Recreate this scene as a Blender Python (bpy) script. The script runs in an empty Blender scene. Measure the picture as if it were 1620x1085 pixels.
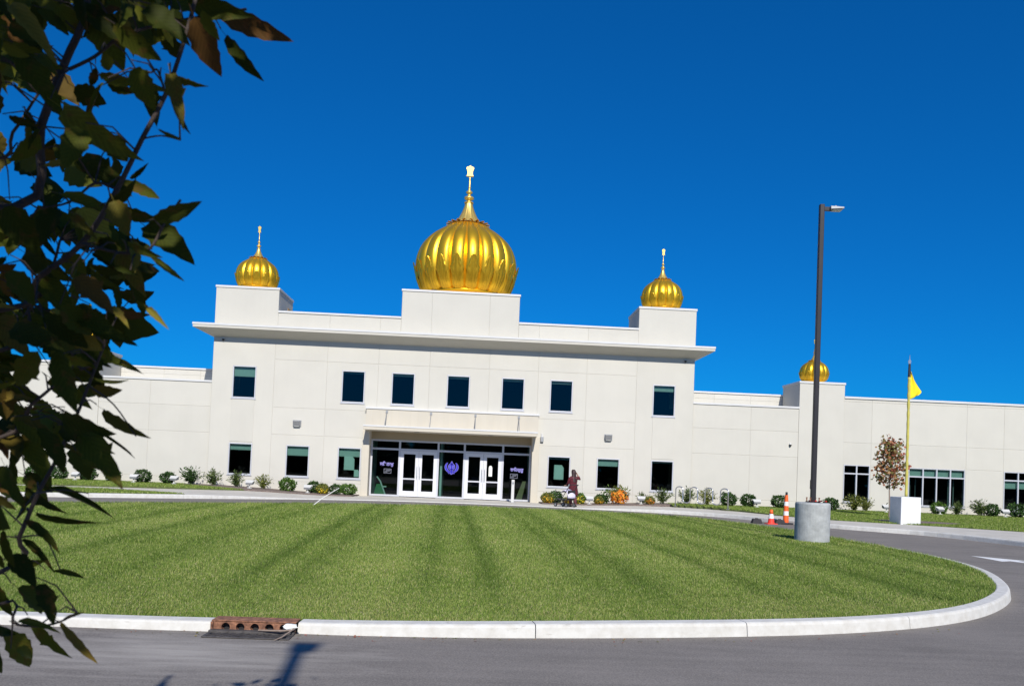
import bpy, bmesh, math, random
import numpy as np
from mathutils import Vector, Matrix, Quaternion
R = math.radians
random.seed(7); rng = np.random.default_rng(11)
sc = bpy.context.scene
COL = sc.collection

# ------------------------------------------------------------------ camera
F_PX, YAW, PITCH, ROLL, CY = 1303.1, R(2.364), R(1.683), R(2.357), 708.4
CAM = Vector((0, -37.4, 1.45))
fw = Vector((math.sin(YAW)*math.cos(PITCH), math.cos(YAW)*math.cos(PITCH), math.sin(PITCH)))
r0 = Vector((math.cos(YAW), -math.sin(YAW), 0)); u0 = r0.cross(fw)
rt = r0*math.cos(ROLL)+u0*math.sin(ROLL); up = -r0*math.sin(ROLL)+u0*math.cos(ROLL)
cam_d = bpy.data.cameras.new('camera'); cam = bpy.data.objects.new('camera', cam_d); COL.objects.link(cam)
M = Matrix.Identity(4)
for i in range(3):
    M[i][0], M[i][1], M[i][2], M[i][3] = rt[i], up[i], -fw[i], CAM[i]
cam.matrix_world = M
cam_d.sensor_fit = 'HORIZONTAL'; cam_d.sensor_width = 36
cam_d.lens = F_PX/1620*36
cam_d.shift_y = (CY-542.5)/1620
cam_d.clip_start = 0.05; cam_d.clip_end = 6000
cam_d.dof.use_dof = True; cam_d.dof.focus_distance = 16; cam_d.dof.aperture_fstop = 8.0
sc.camera = cam

# ------------------------------------------------------------------ sky, sun, exposure
SUN_EL, SUN_AZ = R(36), R(6.5)      # sun behind the camera, a little to the right
sun_dir = Vector((math.sin(SUN_AZ)*math.cos(SUN_EL), -math.cos(SUN_AZ)*math.cos(SUN_EL), math.sin(SUN_EL)))
w = bpy.data.worlds.new('World'); sc.world = w; w.use_nodes = True
nt = w.node_tree; nt.nodes.clear()
sky = nt.nodes.new('ShaderNodeTexSky'); sky.sky_type = 'NISHITA'; sky.sun_disc = False
sky.sun_elevation = SUN_EL
sky.sun_rotation = math.atan2(sun_dir.x, sun_dir.y)
sky.air_density = 1.0; sky.dust_density = 0.0; sky.ozone_density = 3.0; sky.altitude = 300
hs = nt.nodes.new('ShaderNodeVectorMath'); hs.operation = 'MULTIPLY'; hs.inputs[1].default_value = (.006, .395, 1.08)   # polarised, deep blue sky
bg = nt.nodes.new('ShaderNodeBackground'); bg.inputs['Strength'].default_value = 0.125
wo = nt.nodes.new('ShaderNodeOutputWorld')
nt.links.new(sky.outputs[0], hs.inputs[0]); gm_ = nt.nodes.new('ShaderNodeGamma'); gm_.inputs[1].default_value = .82; nt.links.new(hs.outputs[0], gm_.inputs[0]); nt.links.new(gm_.outputs[0], bg.inputs[0]); nt.links.new(bg.outputs[0], wo.inputs[0])
sl = bpy.data.lights.new('sun', 'SUN'); sl.energy = 5.0; sl.angle = R(0.53); sl.color = (1, .955, .88)
so = bpy.data.objects.new('sun', sl); COL.objects.link(so)
so.rotation_euler = sun_dir.to_track_quat('Z', 'Y').to_euler()
so.location = (20, -60, 40)
vs = sc.view_settings; vs.view_transform = 'Standard'; vs.look = 'None'; vs.gamma = 1; vs.exposure = 0.0
vs.use_curve_mapping = False

# ------------------------------------------------------------------ material helpers
MATS = {}
def nodes(m):
    m.use_nodes = True; t = m.node_tree; t.nodes.clear()
    return t, t.nodes, t.links
def pm(name, col, rough=.6, metal=0., var=.0, scale=4., bump=0., bscale=40., spec=.5, detail=5., var2=None, stretch=None):
    m = bpy.data.materials.new(name); t, N, L = nodes(m)
    p = N.new('ShaderNodeBsdfPrincipled'); o = N.new('ShaderNodeOutputMaterial'); L.new(p.outputs[0], o.inputs[0])
    p.inputs['Base Color'].default_value = (*col, 1); p.inputs['Roughness'].default_value = rough; p.inputs['Metallic'].default_value = metal
    p.inputs['Specular IOR Level'].default_value = spec
    if var or bump:
        g = N.new('ShaderNodeNewGeometry'); src = g.outputs['Position']
        if stretch:
            mp = N.new('ShaderNodeMapping'); mp.inputs['Scale'].default_value = stretch; L.new(src, mp.inputs[0]); src = mp.outputs[0]
    if var:
        n = N.new('ShaderNodeTexNoise'); n.inputs['Scale'].default_value = scale; n.inputs['Detail'].default_value = detail; n.inputs['Roughness'].default_value = .65
        L.new(src, n.inputs['Vector'])
        cr = N.new('ShaderNodeValToRGB'); c2 = var2 or col
        cr.color_ramp.elements[0].color = (*[max(0, c*(1-var)) for c in c2], 1); cr.color_ramp.elements[1].color = (*[min(1, c*(1+var)) for c in col], 1)
        cr.color_ramp.elements[0].position = .3; cr.color_ramp.elements[1].position = .7
        L.new(n.outputs[0], cr.inputs[0]); L.new(cr.outputs[0], p.inputs['Base Color'])
    if bump:
        n2 = N.new('ShaderNodeTexNoise'); n2.inputs['Scale'].default_value = bscale; n2.inputs['Detail'].default_value = 6
        L.new(g.outputs['Position'], n2.inputs['Vector'])
        b = N.new('ShaderNodeBump'); b.inputs['Strength'].default_value = bump; b.inputs['Distance'].default_value = .01
        L.new(n2.outputs[0], b.inputs['Height']); L.new(b.outputs[0], p.inputs['Normal'])
    MATS[name] = m; return m

def island_mat(name, ramp, rough=.6, trans=.25, tcol=None, island=True, spec=.3, mott=0.):
    """foliage: colour picked per leaf (mesh island or object), partly translucent"""
    m = bpy.data.materials.new(name); t, N, L = nodes(m)
    o = N.new('ShaderNodeOutputMaterial'); p = N.new('ShaderNodeBsdfPrincipled'); p.inputs['Roughness'].default_value = rough
    p.inputs['Specular IOR Level'].default_value = spec
    g = N.new('ShaderNodeNewGeometry'); oi = N.new('ShaderNodeObjectInfo')
    cr = N.new('ShaderNodeValToRGB'); e = cr.color_ramp.elements
    while len(e) < len(ramp): e.new(.5)
    for k, (pos, c) in enumerate(ramp): e[k].position = pos; e[k].color = (*c, 1)
    L.new(g.outputs['Random Per Island'] if island else oi.outputs['Random'], cr.inputs[0])
    src = cr.outputs[0]
    if mott:
        n = N.new('ShaderNodeTexNoise'); n.inputs['Scale'].default_value = 45; n.inputs['Detail'].default_value = 4
        L.new(g.outputs['Position'], n.inputs['Vector'])
        c2 = N.new('ShaderNodeValToRGB'); c2.color_ramp.elements[0].position = .56; c2.color_ramp.elements[1].position = .72
        c2.color_ramp.elements[0].color = (0, 0, 0, 1); c2.color_ramp.elements[1].color = (mott, mott, mott, 1)
        L.new(n.outputs[0], c2.inputs[0])
        mx = N.new('ShaderNodeMixRGB'); mx.inputs[2].default_value = (.16, .055, .02, 1)
        L.new(c2.outputs[0], mx.inputs[0]); L.new(src, mx.inputs[1]); src = mx.outputs[0]
    if not island:
        tc = N.new('ShaderNodeTexCoord'); sx = N.new('ShaderNodeSeparateXYZ'); L.new(tc.outputs['Object'], sx.inputs[0])
        ab = N.new('ShaderNodeMath'); ab.operation = 'ABSOLUTE'; L.new(sx.outputs[0], ab.inputs[0])
        k1 = N.new('ShaderNodeMath'); k1.operation = 'MULTIPLY_ADD'; k1.inputs[1].default_value = -.75; L.new(ab.outputs[0], k1.inputs[0]); L.new(sx.outputs[1], k1.inputs[2])
        k2 = N.new('ShaderNodeMath'); k2.operation = 'MULTIPLY'; k2.inputs[1].default_value = 62; L.new(k1.outputs[0], k2.inputs[0])
        k3 = N.new('ShaderNodeMath'); k3.operation = 'SINE'; L.new(k2.outputs[0], k3.inputs[0])
        k4 = N.new('ShaderNodeMath'); k4.operation = 'LESS_THAN'; k4.inputs[1].default_value = .018; L.new(ab.outputs[0], k4.inputs[0])
        k5 = N.new('ShaderNodeMath'); k5.operation = 'MAXIMUM'; L.new(k3.outputs[0], k5.inputs[0]); L.new(k4.outputs[0], k5.inputs[1])
        k6 = N.new('ShaderNodeMath'); k6.operation = 'MULTIPLY_ADD'; k6.inputs[1].default_value = .22; k6.inputs[2].default_value = .95; L.new(k5.outputs[0], k6.inputs[0])
        mv = N.new('ShaderNodeVectorMath'); mv.operation = 'SCALE'; L.new(src, mv.inputs[0]); L.new(k6.outputs[0], mv.inputs['Scale']); src = mv.outputs[0]
    L.new(src, p.inputs['Base Color'])
    tr = N.new('ShaderNodeBsdfTranslucent'); ms = N.new('ShaderNodeMixShader'); ms.inputs[0].default_value = trans
    L.new(src, tr.inputs['Color']); L.new(p.outputs[0], ms.inputs[1]); L.new(tr.outputs[0], ms.inputs[2]); L.new(ms.outputs[0], o.inputs[0])
    MATS[name] = m; return m

# wall concrete: smooth cream coating with faint cloudiness and run-off streaks
def wall_mat(name, col):
    m = bpy.data.materials.new(name); t, N, L = nodes(m)
    o = N.new('ShaderNodeOutputMaterial'); p = N.new('ShaderNodeBsdfPrincipled'); L.new(p.outputs[0], o.inputs[0])
    p.inputs['Roughness'].default_value = .75; p.inputs['Specular IOR Level'].default_value = .25
    g = N.new('ShaderNodeNewGeometry'); oi = N.new('ShaderNodeObjectInfo')
    n1 = N.new('ShaderNodeTexNoise'); n1.inputs['Scale'].default_value = .9; n1.inputs['Detail'].default_value = 6; L.new(g.outputs['Position'], n1.inputs['Vector'])
    mp = N.new('ShaderNodeMapping'); mp.inputs['Scale'].default_value = (5, 5, .25); L.new(g.outputs['Position'], mp.inputs[0])
    n2 = N.new('ShaderNodeTexNoise'); n2.inputs['Scale'].default_value = 1.3; n2.inputs['Detail'].default_value = 7; L.new(mp.outputs[0], n2.inputs['Vector'])
    ad = N.new('ShaderNodeMath'); ad.operation = 'MULTIPLY_ADD'; ad.inputs[1].default_value = .25
    L.new(n2.outputs[0], ad.inputs[0]); L.new(n1.outputs[0], ad.inputs[2])
    a2 = N.new('ShaderNodeMath'); a2.operation = 'MULTIPLY_ADD'; a2.inputs[1].default_value = .30
    L.new(oi.outputs['Random'], a2.inputs[0]); L.new(ad.outputs[0], a2.inputs[2])
    cr = N.new('ShaderNodeValToRGB'); e = cr.color_ramp.elements
    e[0].position = .5; e[1].position = 1.1
    e[0].color = (*[c*.955 for c in col], 1); e[1].color = (*[min(1, c*1.025) for c in col], 1)
    L.new(a2.outputs[0], cr.inputs[0]); L.new(cr.outputs[0], p.inputs['Base Color'])
    n3 = N.new('ShaderNodeTexNoise'); n3.inputs['Scale'].default_value = 60; n3.inputs['Detail'].default_value = 4; L.new(g.outputs['Position'], n3.inputs['Vector'])
    b = N.new('ShaderNodeBump'); b.inputs['Strength'].default_value = .12; b.inputs['Distance'].default_value = .006
    L.new(n3.outputs[0], b.inputs['Height']); L.new(b.outputs[0], p.inputs['Normal'])
    MATS[name] = m; return m
wall_mat('wall', (.57, .55, .49))
wall_mat('wall_warm', (.565, .52, .43))
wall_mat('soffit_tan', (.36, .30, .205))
wall_mat('stone_panel', (.56, .52, .44))

def glass_mat(name, tint):
    m = bpy.data.materials.new(name); t, N, L = nodes(m)
    o = N.new('ShaderNodeOutputMaterial'); tr = N.new('ShaderNodeBsdfTransparent'); tr.inputs[0].default_value = (*tint, 1)
    gl = N.new('ShaderNodeBsdfGlossy'); gl.inputs['Roughness'].default_value = .02; gl.inputs[0].default_value = (.8, .85, .9, 1)
    fr = N.new('ShaderNodeFresnel'); fr.inputs[0].default_value = 1.5
    ms = N.new('ShaderNodeMixShader'); L.new(fr.outputs[0], ms.inputs[0]); L.new(tr.outputs[0], ms.inputs[1]); L.new(gl.outputs[0], ms.inputs[2]); L.new(ms.outputs[0], o.inputs[0])
    MATS[name] = m; return m
glass_mat('glass', (.34, .49, .46))

def asphalt_mat():
    m = bpy.data.materials.new('asphalt'); t, N, L = nodes(m)
    o = N.new('ShaderNodeOutputMaterial'); p = N.new('ShaderNodeBsdfPrincipled'); L.new(p.outputs[0], o.inputs[0])
    p.inputs['Roughness'].default_value = .85; p.inputs['Specular IOR Level'].default_value = .3
    g = N.new('ShaderNodeNewGeometry')
    big = N.new('ShaderNodeTexNoise'); big.inputs['Scale'].default_value = .55; big.inputs['Detail'].default_value = 6; big.inputs['Roughness'].default_value = .6; L.new(g.outputs['Position'], big.inputs['Vector'])
    mp = N.new('ShaderNodeMapping'); mp.inputs['Scale'].default_value = (.5, 4.5, 1); L.new(g.outputs['Position'], mp.inputs[0])
    st = N.new('ShaderNodeTexNoise'); st.inputs['Scale'].default_value = 1.6; st.inputs['Detail'].default_value = 5; L.new(mp.outputs[0], st.inputs['Vector'])
    fine = N.new('ShaderNodeTexVoronoi'); fine.inputs['Scale'].default_value = 70; L.new(g.outputs['Position'], fine.inputs['Vector'])
    fn = N.new('ShaderNodeTexNoise'); fn.inputs['Scale'].default_value = 85; fn.inputs['Detail'].default_value = 3; L.new(g.outputs['Position'], fn.inputs['Vector'])
    def mad(a, k, c):
        n = N.new('ShaderNodeMath'); n.operation = 'MULTIPLY_ADD'; n.inputs[1].default_value = k; L.new(a, n.inputs[0])
        if isinstance(c, float): n.inputs[2].default_value = c
        else: L.new(c, n.inputs[2])
        return n.outputs[0]
    s = mad(big.outputs[0], .45, -.22); s = mad(st.outputs[0], .35, s); s = mad(fn.outputs[0], .75, s); s = mad(fine.outputs['Distance'], .3, s)
    s = mad(s, 1.0, -.12)
    cr = N.new('ShaderNodeValToRGB'); e = cr.color_ramp.elements
    e[0].position = .25; e[1].position = .78; e[0].color = (.105, .095, .085, 1); e[1].color = (.26, .235, .21, 1)
    L.new(s, cr.inputs[0])
    md = N.new('ShaderNodeMapping'); md.inputs['Location'].default_value = (2.2/1.5, 31.2/.75, 0); md.inputs['Scale'].default_value = (1/1.5, 1/.75, 0); L.new(g.outputs['Position'], md.inputs[0])
    ln = N.new('ShaderNodeVectorMath'); ln.operation = 'LENGTH'; L.new(md.outputs[0], ln.inputs[0])
    mp2 = N.new('ShaderNodeMapping'); mp2.inputs['Rotation'].default_value = (0, 0, .9); mp2.inputs['Scale'].default_value = (1.2, 6, 1); L.new(g.outputs['Position'], mp2.inputs[0])
    dn = N.new('ShaderNodeTexNoise'); dn.inputs['Scale'].default_value = 1.4; dn.inputs['Detail'].default_value = 6; L.new(mp2.outputs[0], dn.inputs['Vector'])
    dm = N.new('ShaderNodeMath'); dm.operation = 'SUBTRACT'; L.new(dn.outputs[0], dm.inputs[0]); d2 = N.new('ShaderNodeMath'); d2.operation = 'MULTIPLY'; d2.inputs[1].default_value = .45; L.new(ln.outputs['Value'], d2.inputs[0]); L.new(d2.outputs[0], dm.inputs[1])
    d3 = N.new('ShaderNodeMath'); d3.operation = 'MULTIPLY'; d3.inputs[1].default_value = 1.5; d3.use_clamp = True; L.new(dm.outputs[0], d3.inputs[0])
    mxd = N.new('ShaderNodeMixRGB'); mxd.inputs[2].default_value = (.40, .37, .33, 1); L.new(d3.outputs[0], mxd.inputs[0]); L.new(cr.outputs[0], mxd.inputs[1]); L.new(mxd.outputs[0], p.inputs['Base Color'])
    b = N.new('ShaderNodeBump'); b.inputs['Strength'].default_value = .5; b.inputs['Distance'].default_value = .006
    L.new(fn.outputs[0], b.inputs['Height']); L.new(b.outputs[0], p.inputs['Normal'])
    MATS['asphalt'] = m
asphalt_mat()

def kerb_mat():
    m = bpy.data.materials.new('kerb'); t, N, L = nodes(m)
    o = N.new('ShaderNodeOutputMaterial'); p = N.new('ShaderNodeBsdfPrincipled'); L.new(p.outputs[0], o.inputs[0]); p.inputs['Roughness'].default_value = .8
    g = N.new('ShaderNodeNewGeometry')
    n = N.new('ShaderNodeTexNoise'); n.inputs['Scale'].default_value = 7; n.inputs['Detail'].default_value = 8; n.inputs['Roughness'].default_value = .7; L.new(g.outputs['Position'], n.inputs['Vector'])
    cr = N.new('ShaderNodeValToRGB'); e = cr.color_ramp.elements; e[0].position = .3; e[1].position = .6
    e[0].color = (.52, .50, .45, 1); e[1].color = (.64, .63, .59, 1); L.new(n.outputs[0], cr.inputs[0])
    n2 = N.new('ShaderNodeTexNoise'); n2.inputs['Scale'].default_value = 3.2; n2.inputs['Detail'].default_value = 9; n2.inputs['Roughness'].default_value = .75
    mp = N.new('ShaderNodeMapping'); mp.inputs['Scale'].default_value = (1, 1, 6); L.new(g.outputs['Position'], mp.inputs[0]); L.new(mp.outputs[0], n2.inputs['Vector'])
    c2 = N.new('ShaderNodeValToRGB'); c2.color_ramp.elements[0].position = .62; c2.color_ramp.elements[1].position = .70
    c2.color_ramp.elements[0].color = (0, 0, 0, 1); c2.color_ramp.elements[1].color = (.55, .55, .55, 1); L.new(n2.outputs[0], c2.inputs[0])
    mx = N.new('ShaderNodeMixRGB'); mx.inputs[2].default_value = (.25, .22, .18, 1); L.new(c2.outputs[0], mx.inputs[0]); L.new(cr.outputs[0], mx.inputs[1]); L.new(mx.outputs[0], p.inputs['Base Color'])
    b = N.new('ShaderNodeBump'); b.inputs['Strength'].default_value = .4; b.inputs['Distance'].default_value = .008; L.new(n.outputs[0], b.inputs['Height']); L.new(b.outputs[0], p.inputs['Normal'])
    MATS['kerb'] = m
kerb_mat()
pm('sidewalk', (.53, .50, .44), .85, var=.12, scale=1.5, bump=.2, bscale=60)
pm('coping', (.62, .62, .61), .5, var=.03, scale=2)
pm('cornice', (.54, .515, .45), .6, var=.03, scale=2)
pm('aluminium', (.55, .56, .60), .42, metal=.15, var=.03, scale=6)
pm('door_white', (.66, .67, .70), .35, var=.02, scale=5)
pm('dark_room', (.012, .014, .015), .9)  # near-black, so the unlit rooms' darkness sits in the wall colour
pm('lobby_wall', (.80, .84, .80), .8)
pm('blind', (.72, .75, .72), .8, var=.04, scale=8)
pm('paper', (.80, .82, .78), .7)
pm('gold', (.90, .53, .03), .37, metal=.82, var=.10, scale=1.6, bump=.06, bscale=9)
pm('gold_petal', (.80, .47, .03), .36, metal=.85, var=.12, scale=3, bump=.08, bscale=14)
pm('pale_gold', (.86, .60, .16), .36, metal=.7, var=.06, scale=5)
pm('fixture_grey', (.33, .34, .35), .45, metal=.4, var=.06, scale=10)
pm('fixture_white', (.58, .58, .56), .5, var=.04, scale=10)
pm('black', (.02, .02, .022), .5)
pm('bronze', (.03, .028, .031), .42, metal=.3, var=.12, scale=3)
pm('lamp_concrete', (.40, .415, .41), .85, var=.22, scale=5, bump=.5, bscale=30)
pm('flag_concrete', (.70, .71, .72), .8, var=.07, scale=4, bump=.2, bscale=30)
pm('steel', (.55, .55, .56), .32, metal=.9, var=.05, scale=8)
pm('rust', (.27, .125, .07), .9, var=.5, scale=18, bump=.7, bscale=50, var2=(.13, .06, .04))
pm('iron', (.085, .078, .075), .7, metal=.2, var=.4, scale=14, bump=.5, bscale=50)
pm('orange', (.85, .13, .02), .5, var=.08, scale=12)
pm('red_cone', (.85, .055, .03), .5, var=.08, scale=12)
pm('reflective_white', (.82, .82, .80), .45, var=.06, scale=14)
pm('rubber', (.03, .028, .03), .8, var=.2, scale=12)
pm('paint_white', (.78, .78, .76), .7, var=.10, scale=7, detail=8)
pm('yellow_cloth', (.50, .45, .10), .85, var=.10, scale=6)
pm('flag_yellow', (.85, .66, .01), .8, var=.05, scale=8)
pm('mulch', (.17, .13, .11), .95, var=.5, scale=22, bump=1, bscale=35)
pm('soil', (.085, .12, .03), .95, var=.4, scale=9, var2=(.10, .09, .035))
pm('bark', (.05, .035, .028), .85, var=.35, scale=25, bump=.6, bscale=60)
pm('young_bark', (.26, .20, .16), .85, var=.2, scale=20)
pm('maroon', (.10, .008, .016), .9, var=.6, scale=24, var2=(.035, .004, .008))
pm('maroon_print', (.16, .05, .06), .9, var=.7, scale=26, var2=(.06, .006, .012))
pm('skin', (.36, .19, .12), .6)
pm('hair', (.035, .014, .012), .55)
pm('stroller_cloth', (.66, .62, .76), .8, var=.05, scale=20)
pm('green_plastic', (.02, .22, .06), .5)
pm('tan_board', (.36, .25, .13), .7)
pm('sticker_blue', (.015, .012, .45), .5)
pm('sticker_pale', (.27, .25, .62), .5)
pm('sticker_faint', (.16, .17, .22), .6)
pm('vent_orange', (.55, .33, .12), .7)
pm('ground_far', (.10, .12, .05), 1, var=.3, scale=.2)
GR = [(0, (.055, .10, .014)), (.3, (.145, .235, .028)), (.65, (.26, .37, .055)), (.9, (.42, .48, .13)), (1, (.60, .56, .30))]
island_mat('grass', GR, .55, .3)
island_mat('grass_dry', [(0, (.24, .24, .06)), (.4, (.40, .40, .12)), (.8, (.55, .50, .22)), (1, (.62, .55, .32))], .6, .3)
island_mat('grass_dark', [(0, (.06, .11, .014)), (.5, (.11, .19, .024)), (.9, (.18, .27, .045)), (1, (.36, .36, .14))], .55, .25)  # darker blades for uneven patches and for stripe shade put into colour
LEAFR = [(0, (.026, .034, .004)), (.35, (.048, .058, .006)), (.6, (.075, .084, .008)), (.8, (.12, .125, .014)), (.9, (.10, .048, .014)), (1, (.32, .30, .04))]  # palest stop puts sunlit-leaf brightness into the colour of a few random leaves
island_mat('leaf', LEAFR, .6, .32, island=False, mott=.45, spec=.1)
island_mat('leaf_mass', LEAFR, .6, .2, spec=.1)
island_mat('bush_dark', [(0, (.018, .045, .010)), (.5, (.035, .085, .016)), (1, (.075, .15, .03))], .5, .2)
island_mat('bush_bright', [(0, (.035, .085, .012)), (.5, (.075, .16, .022)), (1, (.15, .25, .045))], .5, .2)
island_mat('bush_spiky', [(0, (.03, .06, .015)), (.5, (.075, .12, .03)), (1, (.19, .23, .07))], .5, .2)
island_mat('bush_olive', [(0, (.06, .09, .015)), (.5, (.14, .17, .03)), (1, (.28, .28, .06))], .5, .2)
island_mat('bloom_yellow', [(0, (.55, .36, .01)), (.5, (.75, .55, .02)), (1, (.80, .68, .12))], .6, .2)
island_mat('bloom_amber', [(0, (.50, .22, .01)), (.5, (.78, .40, .02)), (1, (.85, .58, .06))], .6, .2)
island_mat('bloom_orange', [(0, (.60, .12, .01)), (.5, (.80, .25, .02)), (1, (.85, .42, .06))], .6, .2)
island_mat('maple_leaf', [(0, (.13, .15, .04)), (.3, (.24, .22, .07)), (.55, (.36, .19, .08)), (.8, (.42, .15, .08)), (1, (.30, .08, .06))], .55, .25)

# ------------------------------------------------------------------ mesh helpers
class MB:
    def __init__(s): s.v = []; s.f = []
    def add(s, vs, fs):
        k = len(s.v); s.v += [tuple(v) for v in vs]; s.f += [tuple(i+k for i in f) for f in fs]; return s
    def box(s, x0, x1, y0, y1, z0, z1):
        return s.add([(x0,y0,z0),(x1,y0,z0),(x1,y1,z0),(x0,y1,z0),(x0,y0,z1),(x1,y0,z1),(x1,y1,z1),(x0,y1,z1)],
              [(0,3,2,1),(4,5,6,7),(0,1,5,4),(1,2,6,5),(2,3,7,6),(3,0,4,7)])
    def quad(s, a, b, c, d): return s.add([a, b, c, d], [(0, 1, 2, 3)])
    def tube(s, pts, rads, n=8, cap=True):
        pts = [Vector(p) for p in pts]
        if not hasattr(rads, '__len__'): rads = [rads]*len(pts)
        prev = None; rings = []
        for i, p in enumerate(pts):
            d = (pts[min(i+1, len(pts)-1)]-pts[max(i-1, 0)]).normalized()
            if prev is None:
                a = Vector((0, 0, 1)) if abs(d.z) < .9 else Vector((1, 0, 0))
                x = d.cross(a).normalized()
            else:
                x = (prev-d*prev.dot(d)).normalized()
            prev = x; y = d.cross(x)
            rings.append([p+(x*math.cos(2*math.pi*k/n)+y*math.sin(2*math.pi*k/n))*rads[i] for k in range(n)])
        vs = [v for r in rings for v in r]; fs = []
        for i in range(len(rings)-1):
            for k in range(n):
                fs.append((i*n+k, i*n+(k+1) % n, (i+1)*n+(k+1) % n, (i+1)*n+k))
        if cap: fs.append(tuple(range(n-1, -1, -1))); fs.append(tuple((len(rings)-1)*n+k for k in range(n)))
        return s.add(vs, fs)
    def lathe(s, prof, n=24, c=(0, 0, 0), cap=True):
        vs = []; fs = []
        for r, z in prof:
            for k in range(n): a = 2*math.pi*k/n; vs.append((c[0]+r*math.cos(a), c[1]+r*math.sin(a), c[2]+z))
        for i in range(len(prof)-1):
            for k in range(n): fs.append((i*n+k, i*n+(k+1) % n, (i+1)*n+(k+1) % n, (i+1)*n+k))
        if cap: fs.append(tuple(range(n-1, -1, -1))); fs.append(tuple((len(prof)-1)*n+k for k in range(n)))
        return s.add(vs, fs)
    def prism(s, poly, y0, y1):          # polygon in x,z extruded along y
        n = len(poly)
        return s.add([(x, y0, z) for x, z in poly]+[(x, y1, z) for x, z in poly],
              [tuple(range(n)), tuple(range(2*n-1, n-1, -1))]+[(i, i+n, (i+1) % n+n, (i+1) % n) for i in range(n)])
    def mesh(s, name, mat, smooth=False):
        me = bpy.data.meshes.new(name); me.from_pydata(s.v, [], s.f); me.update()
        me.materials.append(MATS[mat] if isinstance(mat, str) else mat)
        if smooth: me.polygons.foreach_set('use_smooth', [True]*len(me.polygons))
        return me
    def build(s, name, mat, parent=None, smooth=False, bevel=0., **kw):
        me = s.mesh(name, mat, smooth)
        bm = bmesh.new(); bm.from_mesh(me); bmesh.ops.recalc_face_normals(bm, faces=bm.faces); bm.to_mesh(me); bm.free()
        return link(name, me, parent, bevel=bevel, **kw)
def wm(o):
    if o is None: return Matrix.Identity(4)
    return wm(o.parent) @ o.matrix_parent_inverse @ o.matrix_basis if o.parent else o.matrix_basis.copy()
LOCAL = False      # when True children are given in their parent's own space
def link(name, me, parent=None, bevel=0., **kw):
    o = bpy.data.objects.new(name, me); COL.objects.link(o)
    if parent is not None:
        o.parent = parent
        if not LOCAL: o.matrix_parent_inverse = wm(parent).inverted()
    if bevel:
        b = o.modifiers.new('bevel', 'BEVEL'); b.width = bevel; b.segments = 2; b.limit_method = 'ANGLE'; b.angle_limit = R(40)
    return tag(o, **kw)
def tag(o, label=None, cat=None, group=None, kind=None):
    if label: o['label'] = label
    if cat: o['category'] = cat
    if group: o['group'] = group
    if kind: o['kind'] = kind
    return o
def empty(name, loc=(0, 0, 0), rz=0, parent=None, **kw):
    o = bpy.data.objects.new(name, None); COL.objects.link(o); o.empty_display_size = .2
    if parent is not None:
        o.parent = parent
        if not LOCAL: o.matrix_parent_inverse = wm(parent).inverted()
    o.location = loc; o.rotation_euler = (0, 0, rz)
    return tag(o, **kw)
def copy_tree(o, parent=None, kids=None):
    c = o.copy(); COL.objects.link(c)
    if parent is not None: c.parent = parent; c.matrix_parent_inverse = o.matrix_parent_inverse.copy()
    for ch in list(o.children): copy_tree(ch, c)
    return c
def numpy_mesh(name, verts, tris, mat):
    me = bpy.data.meshes.new(name); n = len(verts); t = len(tris)
    me.vertices.add(n); me.vertices.foreach_set('co', np.ascontiguousarray(verts, np.float32).ravel())
    me.loops.add(3*t); me.loops.foreach_set('vertex_index', np.ascontiguousarray(tris, np.int32).ravel())
    me.polygons.add(t); me.polygons.foreach_set('loop_start', np.arange(0, 3*t, 3, dtype=np.int32))
    me.update(calc_edges=True); me.materials.append(MATS[mat]); return me
def sstep(a, b, x): t = min(1, max(0, (x-a)/(b-a))); return t*t*(3-2*t)
def px_point(x, y, depth):
    """a point of the near tree, from where its shape was read off"""
    return CAM+(fw+rt*((x-810)/F_PX)-up*((y-CY)/F_PX))*depth
def in_poly(P, poly):
    x, y = P[:, 0], P[:, 1]; ins = np.zeros(len(P), bool); n = len(poly); j = n-1
    for i in range(n):
        xi, yi = poly[i]; xj, yj = poly[j]
        c = ((yi > y) != (yj > y)) & (x < (xj-xi)*(y-yi)/(yj-yi+1e-12)+xi); ins ^= c; j = i
    return ins
def catmull(P, per=6, closed=False):
    out = []; n = len(P)
    rngi = range(n) if closed else range(n-1)
    for i in rngi:
        g = (lambda k: P[k % n]) if closed else (lambda k: P[min(max(k, 0), n-1)])
        p0, p1, p2, p3 = [np.array(g(i+k), float) for k in (-1, 0, 1, 2)]
        for s_ in range(per):
            t = s_/per
            out.append(tuple(.5*((2*p1)+(-p0+p2)*t+(2*p0-5*p1+4*p2-p3)*t*t+(-p0+3*p1-3*p2+p3)*t**3)))
    if not closed: out.append(tuple(P[-1]))
    return out

# ------------------------------------------------------------------ terrain levels
def road_z(x, y): return .02+.08*min(1, max(0, (y+30)/25))
def side_z(x, y):
    e = sstep(4.5, 9, abs(x+1.1)); return road_z(x, y)+.02+.11*e
def soil_z(x, y):
    f = .135+.19*sstep(4.5, 11, abs(x+1.1)); s = side_z(x, y)+.012
    return s+(f-s)*sstep(-9, -1, y) if f > s else s

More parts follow.
